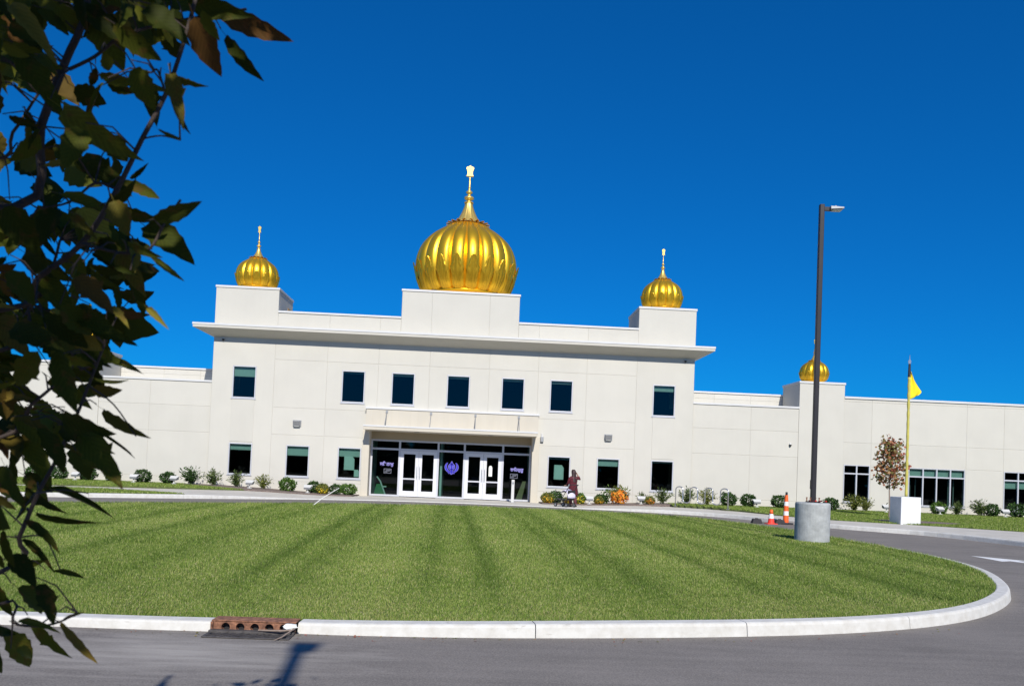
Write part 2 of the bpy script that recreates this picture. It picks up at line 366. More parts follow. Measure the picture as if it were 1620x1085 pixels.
# ------------------------------------------------------------------ ground, road, pavement, lawns
MB().quad((-2500, -2500, -.2), (2500, -2500, -.2), (2500, 2500, -.2), (-2500, 2500, -.2)).build('ground', 'ground_far', kind='structure')
def grid_sheet(name, mat, x0, x1, y0, y1, nx, ny, zf):
    m = MB(); vs = []; fs = []
    for j in range(ny+1):
        for i in range(nx+1):
            x = x0+(x1-x0)*i/nx; y = y0+(y1-y0)*j/ny; vs.append((x, y, zf(x, y)))
    for j in range(ny):
        for i in range(nx): a = j*(nx+1)+i; fs.append((a, a+1, a+nx+2, a+nx+1))
    return m.add(vs, fs).build(name, mat, kind='structure')
grid_sheet('road', 'asphalt', -60, 60, -70, 0, 8, 56, road_z)

K = [(-60, -24), (-30, -18.5), (-20, -14.6), (-14.4, -11.6), (-11.4, -9.7), (-8, -7.1), (-6.1, -5.6), (-3.8, -4.5), (-1.6, -4.0), (1.3, -3.9), (3.74, -4.4), (6.17, -5.15),
     (8.3, -6.3), (9.5, -7.6), (10.4, -9.4), (11.3, -11.3), (12.3, -12.4), (13.2, -13.2), (13.75, -14.3), (14.05, -15.4), (14.3, -16.6), (14.8, -19.5), (15.8, -24.5), (17.5, -30), (21, -38), (60, -45)]
KC = catmull(K, 5)
KX = np.array([p[0] for p in KC]); KY = np.array([p[1] for p in KC])
def k_y(x): return float(np.interp(x, KX, KY))
# pavement platform: from the kerb back to the building
m = MB(); vs = []; fs = []; NY = 14
cols = sorted(set([round(x, 3) for x in KX]))
for i, x in enumerate(cols):
    yk = k_y(x)+.14
    for j in range(NY+1):
        y = yk+(.9-yk)*j/NY; vs.append((x, y, side_z(x, y)))
for i in range(len(cols)-1):
    for j in range(NY): a = i*(NY+1)+j; fs.append((a, a+NY+1, a+NY+2, a+1))
m.add(vs, fs).build('sidewalk', 'sidewalk', kind='structure')

def kerb_run(root, line, length, width, inner_z, side=1, gap=.008, mat='kerb', closed=False):
    """kerb stones along a line, each with a sloped face and rounded top edge"""
    P = [Vector((p[0], p[1], 0)) for p in line]
    if closed: P.append(P[0])
    D = [0]
    for a, b in zip(P, P[1:]): D.append(D[-1]+(b-a).length)
    n = max(1, round(D[-1]/length)); out = []
    def at(d):
        i = min(max(int(np.searchsorted(D, d, 'right'))-1, 0), len(P)-2); t = (d-D[i])/(D[i+1]-D[i]+1e-9)
        return P[i].lerp(P[i+1], min(max(t, 0), 1))
    for k in range(n):
        d0 = D[-1]*k/n+gap/2; d1 = D[-1]*(k+1)/n-gap/2; ns = 7; mb = MB(); rings = []
        for j in range(ns+1):
            d = d0+(d1-d0)*j/ns; p = at(d); tg = (at(min(d+.15, D[-1]))-at(max(d-.15, 0))).normalized(); nr = Vector((-tg.y, tg.x, 0))*side
            zr = road_z(p.x, p.y); zt = inner_z(p.x, p.y); h = zt-zr
            pr = [(0, -.1), (.0, 0), (.012, h*.75), (.022, h*.93), (.04, h), (width*.9, h+.004), (width, h-.006), (width, -.1)]
            rings.append([(p.x+nr.x*a, p.y+nr.y*a, zr+b) for a, b in pr])
        q = len(rings[0]); vs = [v for r_ in rings for v in r_]; fs = []
        for j in range(ns):
            for i in range(q-1): fs.append((j*q+i, j*q+i+1, (j+1)*q+i+1, (j+1)*q+i))
        fs.append(tuple(range(q))); fs.append(tuple(ns*q+i for i in range(q-1, -1, -1)))
        o = mb.add(vs, fs).build('kerb_stone', mat, root); out.append((o, at((d0+d1)/2)))
    return out
kroot = empty('pavement_kerb', (-1, -4, 0), kind='structure')
kerb_run(kroot, [p for p in KC if -24 < p[0] < 20], 3.0, .16, lambda x, y: side_z(x, y)+.004, side=1)

# the island in front of the entrance
ISL = [(-13.8, -23.5), (-12.4, -27.6), (-9.4, -29.8), (-6, -30.34), (-3.8, -30.38), (-2.2, -30.38), (0, -30.29), (2.36, -29.87), (4.13, -29.3), (5.6, -28.4), (6.93, -27.0), (7.8, -25.6),
       (8.55, -23.9), (8.95, -22), (8.98, -20), (8.85, -17.5), (8.5, -14.5), (7.6, -11.2), (5.6, -9.2), (2.1, -8.7), (-1.3, -9.0), (-5, -11.1), (-8, -13.6), (-10.5, -15.6), (-12.8, -18.8)]
IC = catmull(ISL, 8, True)
def kerb_h(x, y): return .125-.045*(1-sstep(-3, 2, x))*(1-sstep(-29.5, -26, y))
def isl_z(x, y): return road_z(x, y)+kerb_h(x, y)
iroot = empty('island_kerb', (8.9, -21, 0), kind='structure')
DR0, DR1 = -2.16, -1.46           # the drain casting takes the place of the kerb here
idx = [i for i, p in enumerate(IC) if p[1] < -30 and DR0 < p[0] < DR1]
i0, i1 = min(idx), max(idx)
line = [(DR1+.004, float(np.interp(DR1, [-2.2, 0], [-30.38, -30.29])))]+IC[i1+1:]+IC[:i0]+[(DR0-.004, -30.38)]
kerb_run(iroot, line, 2.05, .18, isl_z, side=1)
def offset_poly(poly, d):
    out = []; n = len(poly)
    for i in range(n):
        a = Vector(poly[i-1]); b = Vector(poly[(i+1) % n]); t = (b-a).normalized(); out.append((poly[i][0]-t.y*d, poly[i][1]+t.x*d))
    return out
LAWN = offset_poly(IC, .175)
def mound(x, y):     # the lawn swells gently towards the middle
    d = math.hypot((x+2)/11, (y+20)/10); return .05*max(0, 1-d*d)
def lawn_z(x, y): return isl_z(x, y)-.02+mound(x, y)
def poly_sheet(name, mat, poly, zf, step=.9, kind='structure', thick=True):
    bm = bmesh.new(); vs = [bm.verts.new((x, y, 0)) for x, y in poly]; bm.faces.new(vs)
    x0, x1 = min(p[0] for p in poly), max(p[0] for p in poly); y0, y1 = min(p[1] for p in poly), max(p[1] for p in poly)
    for k in range(1, int((x1-x0)/step)): bmesh.ops.bisect_plane(bm, geom=bm.verts[:]+bm.edges[:]+bm.faces[:], plane_co=(x0+k*step, 0, 0), plane_no=(1, 0, 0))
    for k in range(1, int((y1-y0)/step)): bmesh.ops.bisect_plane(bm, geom=bm.verts[:]+bm.edges[:]+bm.faces[:], plane_co=(0, y0+k*step, 0), plane_no=(0, 1, 0))
    for v in bm.verts: v.co.z = zf(v.co.x, v.co.y)
    bmesh.ops.recalc_face_normals(bm, faces=bm.faces)
    ex_ = bmesh.ops.extrude_edge_only(bm, edges=[e_ for e_ in bm.edges if e_.is_boundary])
    for v in [g_ for g_ in ex_['geom'] if isinstance(g_, bmesh.types.BMVert)]: v.co.z -= .25
    me = bpy.data.meshes.new(name); bm.to_mesh(me); bm.free(); me.materials.append(MATS[mat])
    if me.polygons and me.polygons[0].normal.z < 0: me.flip_normals()
    return link(name, me, kind=kind)
poly_sheet('island_lawn', 'soil', LAWN, lawn_z)
LAWN_R = [(8.5, -2.0), (9.8, -2.9), (10.7, -4.4), (11.4, -6.7), (12.4, -8.6), (14.2, -9.5), (15.6, -10.2), (17.5, -11.6), (20, -13.5), (24, -16), (30, -19), (40, -20), (40, .1), (8.5, .1)]
LAWN_L = [(-9.6, -2.75), (-11, -3.6), (-13.5, -4.6), (-17, -5.6), (-23, -7), (-40, -9), (-40, .1), (-12.9, .1), (-12.7, -1.3), (-11.2, -1.95)]
LAWN_S = [(-10.1, -8.3), (-11.6, -9.4), (-14.5, -11.2), (-20, -14.2), (-30, -18.0), (-40, -19), (-40, -13), (-23, -9.2), (-17, -7.6), (-13.5, -7.0)]
for nm, pl in (('side_lawn', LAWN_R), ('front_lawn', LAWN_L), ('verge', LAWN_S)): poly_sheet(nm, 'soil', pl, soil_z)
BED_L = [(-12.9, .1), (-12.7, -1.3), (-11.2, -1.95), (-9.6, -2.75), (-8, -2.5), (-6.3, -2.1), (-5.3, -1.8), (-5.25, .1)]
BED_R = [(2.85, .1), (2.9, -1.6), (5, -1.9), (8, -2.1), (8.6, -1.7), (8.7, .1)]
BED_T = [(16.9, -7.6), (17.6, -8.2), (16.9, -9.0), (15.6, -9.3), (14.6, -8.9), (14.3, -8.2), (15.0, -7.5)]
def bed_z(x, y): return soil_z(x, y)+.03
for pl in (BED_L, BED_R, BED_T): poly_sheet('planting_bed', 'mulch', pl, bed_z, .5)

# grass blades
def np_road(x, y): return .02+.08*np.clip((y+30)/25, 0, 1)
def np_ss(a, b, x): t = np.clip((x-a)/(b-a), 0, 1); return t*t*(3-2*t)
def np_lawn(x, y): return np_road(x, y)+.105-.045*(1-np_ss(-3, 2, x))*(1-np_ss(-29.5, -26, y))+.05*np.clip(1-((x+2)/11)**2-((y+20)/10)**2, 0, None)
def np_soil(x, y):
    f = .135+.19*np_ss(4.5, 11, np.abs(x+1.1)); s_ = np_road(x, y)+.032+.11*np_ss(4.5, 9, np.abs(x+1.1))
    return np.where(f > s_, s_+(f-s_)*np_ss(-9, -1, y), s_)
def blade_mesh(P, zf, h, wd, lean_dir, seed):
    """P n x 2 ; h, wd arrays ; lean_dir n x 2 extra lean"""
    g = np.random.default_rng(seed); n = len(P)
    z = zf(P[:, 0], P[:, 1])
    a = g.uniform(0, 2*np.pi, n); ca, sa = np.cos(a), np.sin(a)
    hh = h*g.uniform(.55, 1.25, n); ww = wd*g.uniform(.7, 1.3, n)
    l = np.stack([-sa, ca], 1)*(hh*g.uniform(.0, .8, n))[:, None]+lean_dir*hh[:, None]
    A = np.stack([P[:, 0]-ca*ww, P[:, 1]-sa*ww, z-.004], 1); B = np.stack([P[:, 0]+ca*ww, P[:, 1]+sa*ww, z-.004], 1)
    T = np.stack([P[:, 0]+l[:, 0], P[:, 1]+l[:, 1], z+hh], 1)
    V = np.stack([A, B, T], 1).reshape(-1, 3); return V, np.arange(3*n).reshape(-1, 3)
STR = [-10.6, -9.2, -8.1, -6.6, -5.4, -3.95, -2.62, -1.98, -.60, .22, 1.42, 2.15, 3.45, 4.55, 5.6, 6.9, 8.0]
def stripe(P):
    s = np.zeros(len(P)); xx = P[:, 0]+.035*(P[:, 1]+27)+.02*np.sin(P[:, 1]*1.3)
    for k, c in enumerate(STR):
        wdt = .17+.05*((k*7) % 3); s = np.maximum(s, np.exp(-((xx-c)/wdt)**2)*(.75+.25*math.sin(k*2.3)))
    return s*np.clip((P[:, 1]+29.6)/2.2, 0, 1)
zones = [(-30.6, -28.2, 14500, .022, .0028), (-28.2, -25.0, 9000, .027, .0034), (-25.0, -20.0, 4800, .036, .0048), (-20.0, -8.0, 2300, .046, .0075)]
PL = []; HL = []; WL = []
for k, (ya, yb, den, h, wd) in enumerate(zones):
    xa, xb = -(ya+yb)/2*0-13.5, 9.1
    xa = -(.66*((ya+yb)/2+37.4))-1.2
    n = int((xb-xa)*(yb-ya)*den); P = np.stack([rng.uniform(xa, xb, n), rng.uniform(ya, yb, n)], 1); P = P[in_poly(P, LAWN)]
    PL.append(P); HL.append(np.full(len(P), h)); WL.append(np.full(len(P), wd))
P = np.concatenate(PL); Hh = np.concatenate(HL); Ww = np.concatenate(WL)
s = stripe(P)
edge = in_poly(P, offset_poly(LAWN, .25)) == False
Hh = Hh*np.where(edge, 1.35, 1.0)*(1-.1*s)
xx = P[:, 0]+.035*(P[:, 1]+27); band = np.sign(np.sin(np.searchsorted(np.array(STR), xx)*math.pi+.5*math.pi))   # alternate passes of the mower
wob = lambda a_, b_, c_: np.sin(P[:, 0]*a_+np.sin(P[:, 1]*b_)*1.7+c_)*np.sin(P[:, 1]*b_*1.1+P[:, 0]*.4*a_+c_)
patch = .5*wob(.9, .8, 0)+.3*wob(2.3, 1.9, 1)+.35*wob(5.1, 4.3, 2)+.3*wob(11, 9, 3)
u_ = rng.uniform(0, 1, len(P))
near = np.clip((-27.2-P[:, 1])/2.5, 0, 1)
p_dark = np.clip(.19+.60*s-.045*band*(1-near)+.24*patch, 0, .9); p_dry = np.clip(.06+.03*band+.16*np.maximum(0, -patch)+.06*near-.10*s, 0.01, .5)  # stripe and mower-band shade put into blade colour, besides lean; patch is uneven tone
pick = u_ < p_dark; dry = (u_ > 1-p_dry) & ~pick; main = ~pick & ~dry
Hh = Hh*(1+.28*np.clip(patch, -1, 1)*rng.uniform(0, 1, len(P)))*np.where(edge & (rng.uniform(0, 1, len(P)) < .3), 1.35, 1)
lean = np.zeros((len(P), 2)); lean[:, 1] = .26+.11*band*(1-near)-.36*s; lean[:, 0] = .35*np.sin(P[:, 0]*6+P[:, 1]*4)*near
for nm, sel, mt, lb, sd in (('lawn_grass', main, 'grass', 'short mown green grass on the island lawn', 3), ('stripe_grass', pick, 'grass_dark', 'island lawn grass in dark patches and mowing stripes, stripe shade put into its colour', 4), ('dry_grass', dry, 'grass_dry', 'dry yellowish blades scattered through the island lawn', 6)):
    V, T = blade_mesh(P[sel], np_lawn, Hh[sel], Ww[sel], lean[sel], sd)
    link(nm, numpy_mesh(nm, V, T, mt), label=lb, cat='grass', kind='stuff')
for nm, pl, bx, den, lb in (('side_grass', LAWN_R, (8.3, 26, -15, 0), 950, 'grass of the lawn beside the right wing'), ('front_grass', LAWN_L, (-22, -7, -7, 0), 850, 'grass along the foot of the left wing'),
                            ('verge_grass', LAWN_S, (-20, -10, -14.5, -7), 900, 'grass sliver between sidewalk and kerb at left')):
    n = int((bx[1]-bx[0])*(bx[3]-bx[2])*den); Q = np.stack([rng.uniform(bx[0], bx[1], n), rng.uniform(bx[2], bx[3], n)], 1); Q = Q[in_poly(Q, pl)]
    Q = Q[~in_poly(Q, BED_T)]; Q = Q[~in_poly(Q, BED_L)]; Q = Q[~in_poly(Q, BED_R)]
    V, T = blade_mesh(Q, np_soil, np.full(len(Q), .055), np.full(len(Q), .011), np.zeros((len(Q), 2)), 5)
    link(nm, numpy_mesh(nm, V, T, 'grass'), label=lb, cat='grass', kind='stuff')

# direction arrow painted on the road
def flat_poly(name, mat, pts, lift, **kw):
    m = MB(); m.add([(x, y, road_z(x, y)+lift) for x, y in pts], [tuple(range(len(pts)))]); return m.build(name, mat, **kw)
ax = Vector((-.62, .98)).normalized(); nx_ = Vector((-ax.y, ax.x)); tip = Vector((10.74, -19.95))
ax = (Vector((10.74, -19.95))-Vector((11.45, -21.9))).normalized(); nx_ = Vector((-ax.y, ax.x))
def ap(a, b): q = tip-ax*a+nx_*b; return (q.x, q.y)
ao = flat_poly('road_arrow', 'paint_white', [ap(0, 0), ap(1.05, .42), ap(1.0, .12), ap(3.2, .12), ap(3.2, -.12), ap(1.0, -.12), ap(1.05, -.42)], .004,
          label='white direction arrow painted on the asphalt at the right', cat='road marking')

# ------------------------------------------------------------------ the temple
TB = empty('temple_building', (-1.12, 0, .13), label='long cream temple building with golden domes, dark windows and glazed entrance', cat='building')
def panel(x0, x1, z0, z1, holes=(), Y=0., mat='wall', g=.013, depth=.014, parent=None, name='wall_panel', reveal=.22):
    xs = sorted({x0+g, x1-g, *[h[0] for h in holes], *[h[1] for h in holes]}); zs = sorted({z0+g, z1-g, *[h[2] for h in holes], *[h[3] for h in holes]})
    m = MB(); ix = {}
    def V(x, y, z):
        k = (round(x, 4), round(y, 4), round(z, 4))
        if k not in ix: ix[k] = len(m.v); m.v.append(k)
        return ix[k]
    for a, b in zip(xs, xs[1:]):
        for c, d in zip(zs, zs[1:]):
            cx, cz = (a+b)/2, (c+d)/2
            if any(h[0] < cx < h[1] and h[2] < cz < h[3] for h in holes): continue
            m.f.append((V(a, Y, c), V(b, Y, c), V(b, Y, d), V(a, Y, d)))
    for a, b in zip(xs, xs[1:]):
        for z, zz in ((z0+g, z0), (z1-g, z1)):
            xa = x0 if a == xs[0] else a; xb = x1 if b == xs[-1] else b
            m.f.append((V(a, Y, z), V(b, Y, z), V(xb, Y+depth, zz), V(xa, Y+depth, zz)))
    for c, d in zip(zs, zs[1:]):
        for x, xx in ((x0+g, x0), (x1-g, x1)):
            za = z0 if c == zs[0] else c; zb = z1 if d == zs[-1] else d
            m.f.append((V(x, Y, c), V(x, Y, d), V(xx, Y+depth, zb), V(xx, Y+depth, za)))
    for h in holes:
        c = [(h[0], h[2]), (h[1], h[2]), (h[1], h[3]), (h[0], h[3])]
        for i in range(4):
            p, q = c[i], c[(i+1) % 4]
            m.f.append((V(p[0], Y, p[1]), V(q[0], Y, q[1]), V(q[0], Y+reveal, q[1]), V(p[0], Y+reveal, p[1])))
    return m.build(name, mat, parent or TB)

def window(x0, x1, z0, z1, blind=0., Y=0., cols=1, transom=0., papers=(), fr=.05):
    """frame set in the opening, glass, roller blind behind it"""
    f = MB(); a, b = Y-.012, Y+.10; i = .004
    f.box(x0+i, x1-i, a, b, z0+i, z0+fr); f.box(x0+i, x1-i, a, b, z1-fr, z1-i); f.box(x0+i, x0+fr, a+.001, b-.001, z0+fr, z1-fr); f.box(x1-fr, x1-i, a+.001, b-.001, z0+fr, z1-fr)
    o = f.build('window', 'aluminium', TB, bevel=.006)
    MB().box(x0-.03, x1+.03, Y-.035, Y-.002, z0-.045, z0-.002).build('sill', 'aluminium', o)
    xs = [x0+fr+(x1-x0-2*fr)*k/cols for k in range(cols+1)]
    zt = z1-fr-transom if transom else None
    for k in range(1, cols): MB().box(xs[k]-.03, xs[k]+.03, Y-.004, Y+.085, z0+fr, z1-fr).build('mullion', 'aluminium', o)
    if transom: MB().box(x0+fr, x1-fr, Y-.002, Y+.083, zt-.03, zt+.03).build('transom', 'aluminium', o)
    for k in range(cols):
        zz = [(z0+fr, z1-fr)] if not transom else [(z0+fr, zt), (zt, z1-fr)]
        for c, d in zz:
            MB().box(xs[k], xs[k+1], Y+.05, Y+.052, c, d).build('pane', 'glass', o) if False else MB().quad((xs[k], Y+.055, c), (xs[k+1], Y+.055, c), (xs[k+1], Y+.055, d), (xs[k], Y+.055, d)).build('pane', 'glass', o)
    if blind:
        zb = z1-fr-(z1-z0-2*fr)*blind
        bl = MB().box(x0+fr*.6, x1-fr*.6, Y+.14, Y+.146, zb, z1-.02).build('blind', 'blind', o)
        MB().box(x0+fr*.6, x1-fr*.6, Y+.135, Y+.15, zb-.025, zb-.001).build('blind_rail', 'fixture_white', o)
    for (u0, u1, v0, v1) in papers:
        pts = [(x0+(x1-x0)*u0, z0+(z1-z0)*v0), (x0+(x1-x0)*u1, z0+(z1-z0)*v0), (x0+(x1-x0)*u1, z0+(z1-z0)*(v0+(v1-v0)*.8)), (x0+(x1-x0)*(u0+(u1-u0)*.8), z0+(z1-z0)*v1), (x0+(x1-x0)*u0, z0+(z1-z0)*v1)]
        MB().prism(pts, Y+.075, Y+.08).build('paper_notice', 'paper', o)
    return o
W, UZ, LZ = 1.05, (4.28, 5.735), (.85, 2.262)
UP = [(-11.14, .30), (-6.27, .05), (-4.03, .06), (-1.53, .06), (.955, .06), (3.17, .07), (7.9, .17)]
LO = [(-11.16, .18, ()), (-8.61, .30, ()), (-6.3, .26, ((.28, .72, .28, .72), (.72, .93, .07, .3))), (3.19, .06, ((.30, .72, .25, .72),)), (5.44, .22, ()), (7.93, .04, ())]
XJ = [-12.05, -9.3, -6.95, -4.65, -2.34, .37, 2.61, 4.83, 7.13, 9.8]
ZJ = [.0, .63, 2.71, 3.93, 6.08, 7.2]
holes_all = [(x, x+W, *UZ) for x, _ in UP]+[(x, x+W, *LZ) for x, _, _ in LO]
def holes_in(x0, x1, z0, z1): return [h for h in holes_all if x0 < (h[0]+h[1])/2 < x1 and z0 < (h[2]+h[3])/2 < z1]
PX0, PX1, PZ = -4.87, 2.45, 3.06
for a, b in zip(XJ, XJ[1:]):
    endbay = a < -9.5 or b > 9.5
    zz = [0, .63, 7.2] if endbay else ZJ
    for c, d in zip(zz, zz[1:]):
        x0, x1 = a, b
        if not endbay and d < 4 and x0 >= PX0-.3 and x1 <= PX1+.3: continue
        if d < 4 and abs(b-(-4.65)) < .01: x1 = PX0
        if d < 4 and abs(a-2.61) < .01: x0 = PX1
        panel(x0, x1, c, d, holes_in(x0, x1, c, d))
panel(PX0, PX1, PZ, 3.93)
# shallow spandrel panels between the end-bay windows
for x in (-11.15, 7.915): MB().box(x+.02, x+W-.02, -.016, .01, LZ[1]+.06, UZ[0]-.06).build('spandrel_panel', 'wall', TB, bevel=.008)
for x, b in UP: window(x, x+W, *UZ, blind=b)
for x, b, pp in LO: window(x, x+W, *LZ, blind=b, papers=pp)
# wings: lower walls in the same plane, set back a hand's width
WY = .10
for sx in (1, -1):
    X = [9.8, 12.53, 14.78] if sx == 1 else [-17.02, -14.77, -12.05]
    for a, b in zip(X, X[1:]):
        for c, d in zip([0, .63, 2.67, 3.84, 4.93], [.63, 2.67, 3.84, 4.93]): panel(a, b, c, d, Y=WY)
    a, b = X[0], X[-1]
    MB().box(a, b, WY-.04, WY+.35, 4.935, 5.02).build('coping', 'coping', TB)
    MB().box(a, b, WY+.05, 2.3, 4.85, 4.93).build('roof', 'coping', TB)
    # the taller wall behind the ledge
    xs_ = [a-.6, a+1.6, a+3.4, b+.6] if sx == 1 else [a-.6, a+2.0, a+3.7, b+.6]
    for p, q in zip(xs_, xs_[1:]):
        panel(p, q, 4.85, 5.42, Y=2.25); panel(p, q, 5.42, 5.68, Y=2.25)
    MB().box(a-.6, b+.6, 2.2, 2.6, 5.69, 5.77).build('coping', 'coping', TB)
# wing towers
def tower(x0, x1, y0, dep, z0, z1, front=True, name='roof_tower', joints=()):
    t = MB()
    t.add([(x0, y0, z0), (x1, y0, z0), (x1, y0+dep, z0), (x0, y0+dep, z0), (x0, y0, z1), (x1, y0, z1), (x1, y0+dep, z1), (x0, y0+dep, z1)],
          [(4, 5, 6, 7), (1, 2, 6, 5), (2, 3, 7, 6), (3, 0, 4, 7)]+([(0, 1, 5, 4)] if not joints else []))
    o = t.build(name, 'wall', TB)
    if joints:
        xs = [x0, *joints, x1]
        for a, b in zip(xs, xs[1:]): panel(a, b, z0, z1, Y=y0, parent=o)
    e = .035
    c = MB().box(x0-e, x1+e, y0-e, y0+dep+e, z1+.002, z1+.10).build('coping', 'coping', o, bevel=.01)
    return o
T3 = tower(14.78, 16.9, WY-.02, 2.12, 0, 6.12, joints=())
T4 = tower(-19.14, -17.02, WY-.02, 2.12, 0, 6.12, joints=())
# far right wing wall with its strip windows
RW = [(16.95, 18.2, .70, 2.44, 0.0, 2, .36), (20.03, 22.74, .66, 2.42, .0, 4, .36), (24.57, 27.3, .62, 2.42, .42, 4, .36)]
XR = [16.9, 18.23, 20.0, 22.76, 24.55, 27.35, 31]
for a, b in zip(XR, XR[1:]):
    H = [(w_[0], w_[1], w_[2], w_[3]) for w_ in RW if a-.05 <= w_[0] and w_[1] <= b+.05]
    if H:
        h = H[0]; panel(a, b, 0, 3.46, [(max(h[0], a+.03), min(h[1], b-.03), h[2], h[3])], Y=WY)
    else:
        panel(a, b, 0, 2.43, Y=WY); panel(a, b, 2.43, 3.46, Y=WY)
    panel(a, b, 3.46, 5.36, Y=WY); panel(a, b, 5.36, 5.50, Y=WY)
for (a, b, c, d, bl, n, tr) in RW:
    k = [(p, q) for p, q in zip(XR, XR[1:]) if p-.05 <= a and b <= q+.05][0]
    o = window(max(a, k[0]+.03), min(b, k[1]-.03), c, d, blind=bl, Y=WY, cols=n, transom=tr, fr=.045)
    if n == 4: MB().box(max(a, k[0]+.03)+.05, min(b, k[1]-.03)-.05, WY+.14, WY+.146, d-.40, d-.04).build('blind', 'blind', o)
MB().box(16.9, 31, WY-.05, WY+.35, 5.505, 5.60).build('coping', 'coping', TB)
XL = [-32, -28, -24.9, -22, -19.14]
for a, b in zip(XL, XL[1:]):
    for c, d in zip([0, .63, 3.46, 5.36], [.63, 3.46, 5.36, 5.5]): panel(a, b, c, d, Y=WY)
MB().box(-32, -19.14, WY-.05, WY+.35, 5.505, 5.60).build('coping', 'coping', TB)
# curtains seen in the strip window
for x in (20.35, 20.62, 22.2, 22.45): MB().box(x, x+.05, WY+.5, WY+.54, .7, 1.95).build('interior_post', 'fixture_grey', TB)
# main block behind the parapet: roof, rear and side walls keep the inside dark
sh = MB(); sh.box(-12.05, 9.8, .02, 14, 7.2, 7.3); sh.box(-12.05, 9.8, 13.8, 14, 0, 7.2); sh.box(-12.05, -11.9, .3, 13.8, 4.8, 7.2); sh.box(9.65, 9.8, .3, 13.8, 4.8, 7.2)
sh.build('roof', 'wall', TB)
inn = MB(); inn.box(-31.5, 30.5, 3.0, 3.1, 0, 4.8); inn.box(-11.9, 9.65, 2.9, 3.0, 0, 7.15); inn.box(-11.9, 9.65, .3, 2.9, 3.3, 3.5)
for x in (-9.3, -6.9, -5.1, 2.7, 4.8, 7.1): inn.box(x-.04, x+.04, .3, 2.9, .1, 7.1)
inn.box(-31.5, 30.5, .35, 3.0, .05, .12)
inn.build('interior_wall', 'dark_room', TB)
MB().box(-31.5, -12.05, 2.3, 14, 4.7, 4.85).box(9.8, 14.78, 2.3, 14, 4.7, 4.85).box(16.9, 31, .2, 14, 5.2, 5.3).build('roof', 'wall', TB)
# parapet, towers and centre block above the cornice
for a, b in ((-9.25, -3.72), (1.63, 7.15)):
    js = [a, a+2.33, a+4.6, b] if a < 0 else [a, a+.95, a+3.2, b]
    for p, q in zip(js, js[1:]): panel(p, q, 7.2, 8.2, Y=0)
    MB().box(a, b, -.045, .40, 8.202, 8.29).build('coping', 'coping', TB, bevel=.01)
    MB().box(a, b, .30, .4, 7.2, 8.2).build('parapet_back', 'wall', TB)
TL = tower(-12.05, -9.25, 0, 2.75, 7.2, 9.22)
TR = tower(7.15, 9.8, 0, 2.65, 7.2, 9.2)
MB().box(-9.249, -9.235, 1.75, 2.45, 8.1, 8.75).build('louvre', 'vent_orange', TL)
CB = tower(-3.72, 1.63, 0, 5.35, 7.2, 9.46, joints=(-2.35, .28))
# cornice with a sloping soffit
def cornice():
    o_, z0, z1, zi = .72, 7.285, 7.47, 6.985
    x0, x1 = -12.05, 9.8; m = MB()
    A = [(x0-o_, -o_), (x1+o_, -o_), (x1+o_, 3.2), (x0-o_, 3.2)]; B = [(x0, 0), (x1, 0), (x1, 3.2), (x0, 3.2)]
    vs = [(x, y, z1) for x, y in A]+[(x, y, z0) for x, y in A]+[(x, y-.002 if y == 0 else y, zi) for x, y in B]
    m.add(vs, [(0, 1, 2, 3), (0, 4, 5, 1), (1, 5, 6, 2), (3, 7, 4, 0), (4, 8, 9, 5), (5, 9, 10, 6), (7, 11, 8, 4), (2, 6, 10, 11, 7, 3)])
    o = m.build('cornice', 'cornice', TB)
    MB().box(x0-o_-.02, x1+o_+.02, -o_-.02, -o_-.001, z1-.075, z1+.012).build('drip_edge', 'coping', o)
    for x, y0, y1 in ((x0-o_-.02, -o_, 3.2), (x1+o_+.001, -o_, 3.2)): MB().box(x, x+.019, y0, y1, z1-.075, z1+.012).build('drip_edge', 'coping', o)
cornice()
# entrance: pillars, stone-faced box, hung canopy, glazed front
for a, b in ((-5.18, PX0), (PX1, 2.76)):
    MB().box(a, b, -.25, .42, .05, PZ+.02).build('pillar', 'wall_warm', TB, bevel=.012)
pn = MB().box(-5.07, 2.69, -.24, -.003, 3.262, 4.03).build('canopy_box', 'stone_panel', TB)
for k in range(27):
    x = -5.06+k*(7.74/27); MB().box(x+.006, x+7.74/27-.006, -.25, -.241, 3.27, 4.02).build('facing_strip', 'stone_panel', pn)
MB().box(-5.11, 2.73, -.29, .0, 4.032, 4.12).build('coping', 'coping', pn, bevel=.008)
cn = MB().box(-5.05, 2.6, -1.15, .46, PZ, 3.25).build('canopy', 'wall_warm', TB, bevel=.01)
MB().box(-5.07, 2.62, -1.17, -1.151, 3.2, 3.27).build('drip_edge', 'coping', cn)
for x in (-4.15, -2.17, -.17, 1.79):
    MB().tube([(x, -1.0, 3.25), (x, -.26, 3.93)], .017, 8).build('tie_rod', 'fixture_grey', cn)
    MB().box(x-.05, x+.05, -.275, -.251, 3.86, 3.99).build('rod_plate', 'fixture_grey', cn); MB().box(x-.04, x+.04, -1.05, -.95, 3.251, 3.275).build('rod_plate', 'fixture_grey', cn)
for x in (-2.75, .55): MB().lathe([(.12, 0), (.12, .02)], 18, (x, -.55, PZ-.021)).build('downlight', 'fixture_grey', cn)
SY = .45
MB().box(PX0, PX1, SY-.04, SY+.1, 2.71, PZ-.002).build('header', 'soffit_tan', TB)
st = MB(); mull = [PX0+.03, -3.56, -1.80, -.60, 1.16, PX1-.03]
sf = MB()
for x in mull: sf.box(x-.045, x+.045, SY-.05, SY+.06, .13, 2.709)
sf.box(PX0, PX1, SY-.045, SY+.055, 2.63, 2.705); sf.box(PX0, PX1, SY-.045, SY+.055, 2.235, 2.325)
SF = sf.build('storefront_frame', 'aluminium', TB)
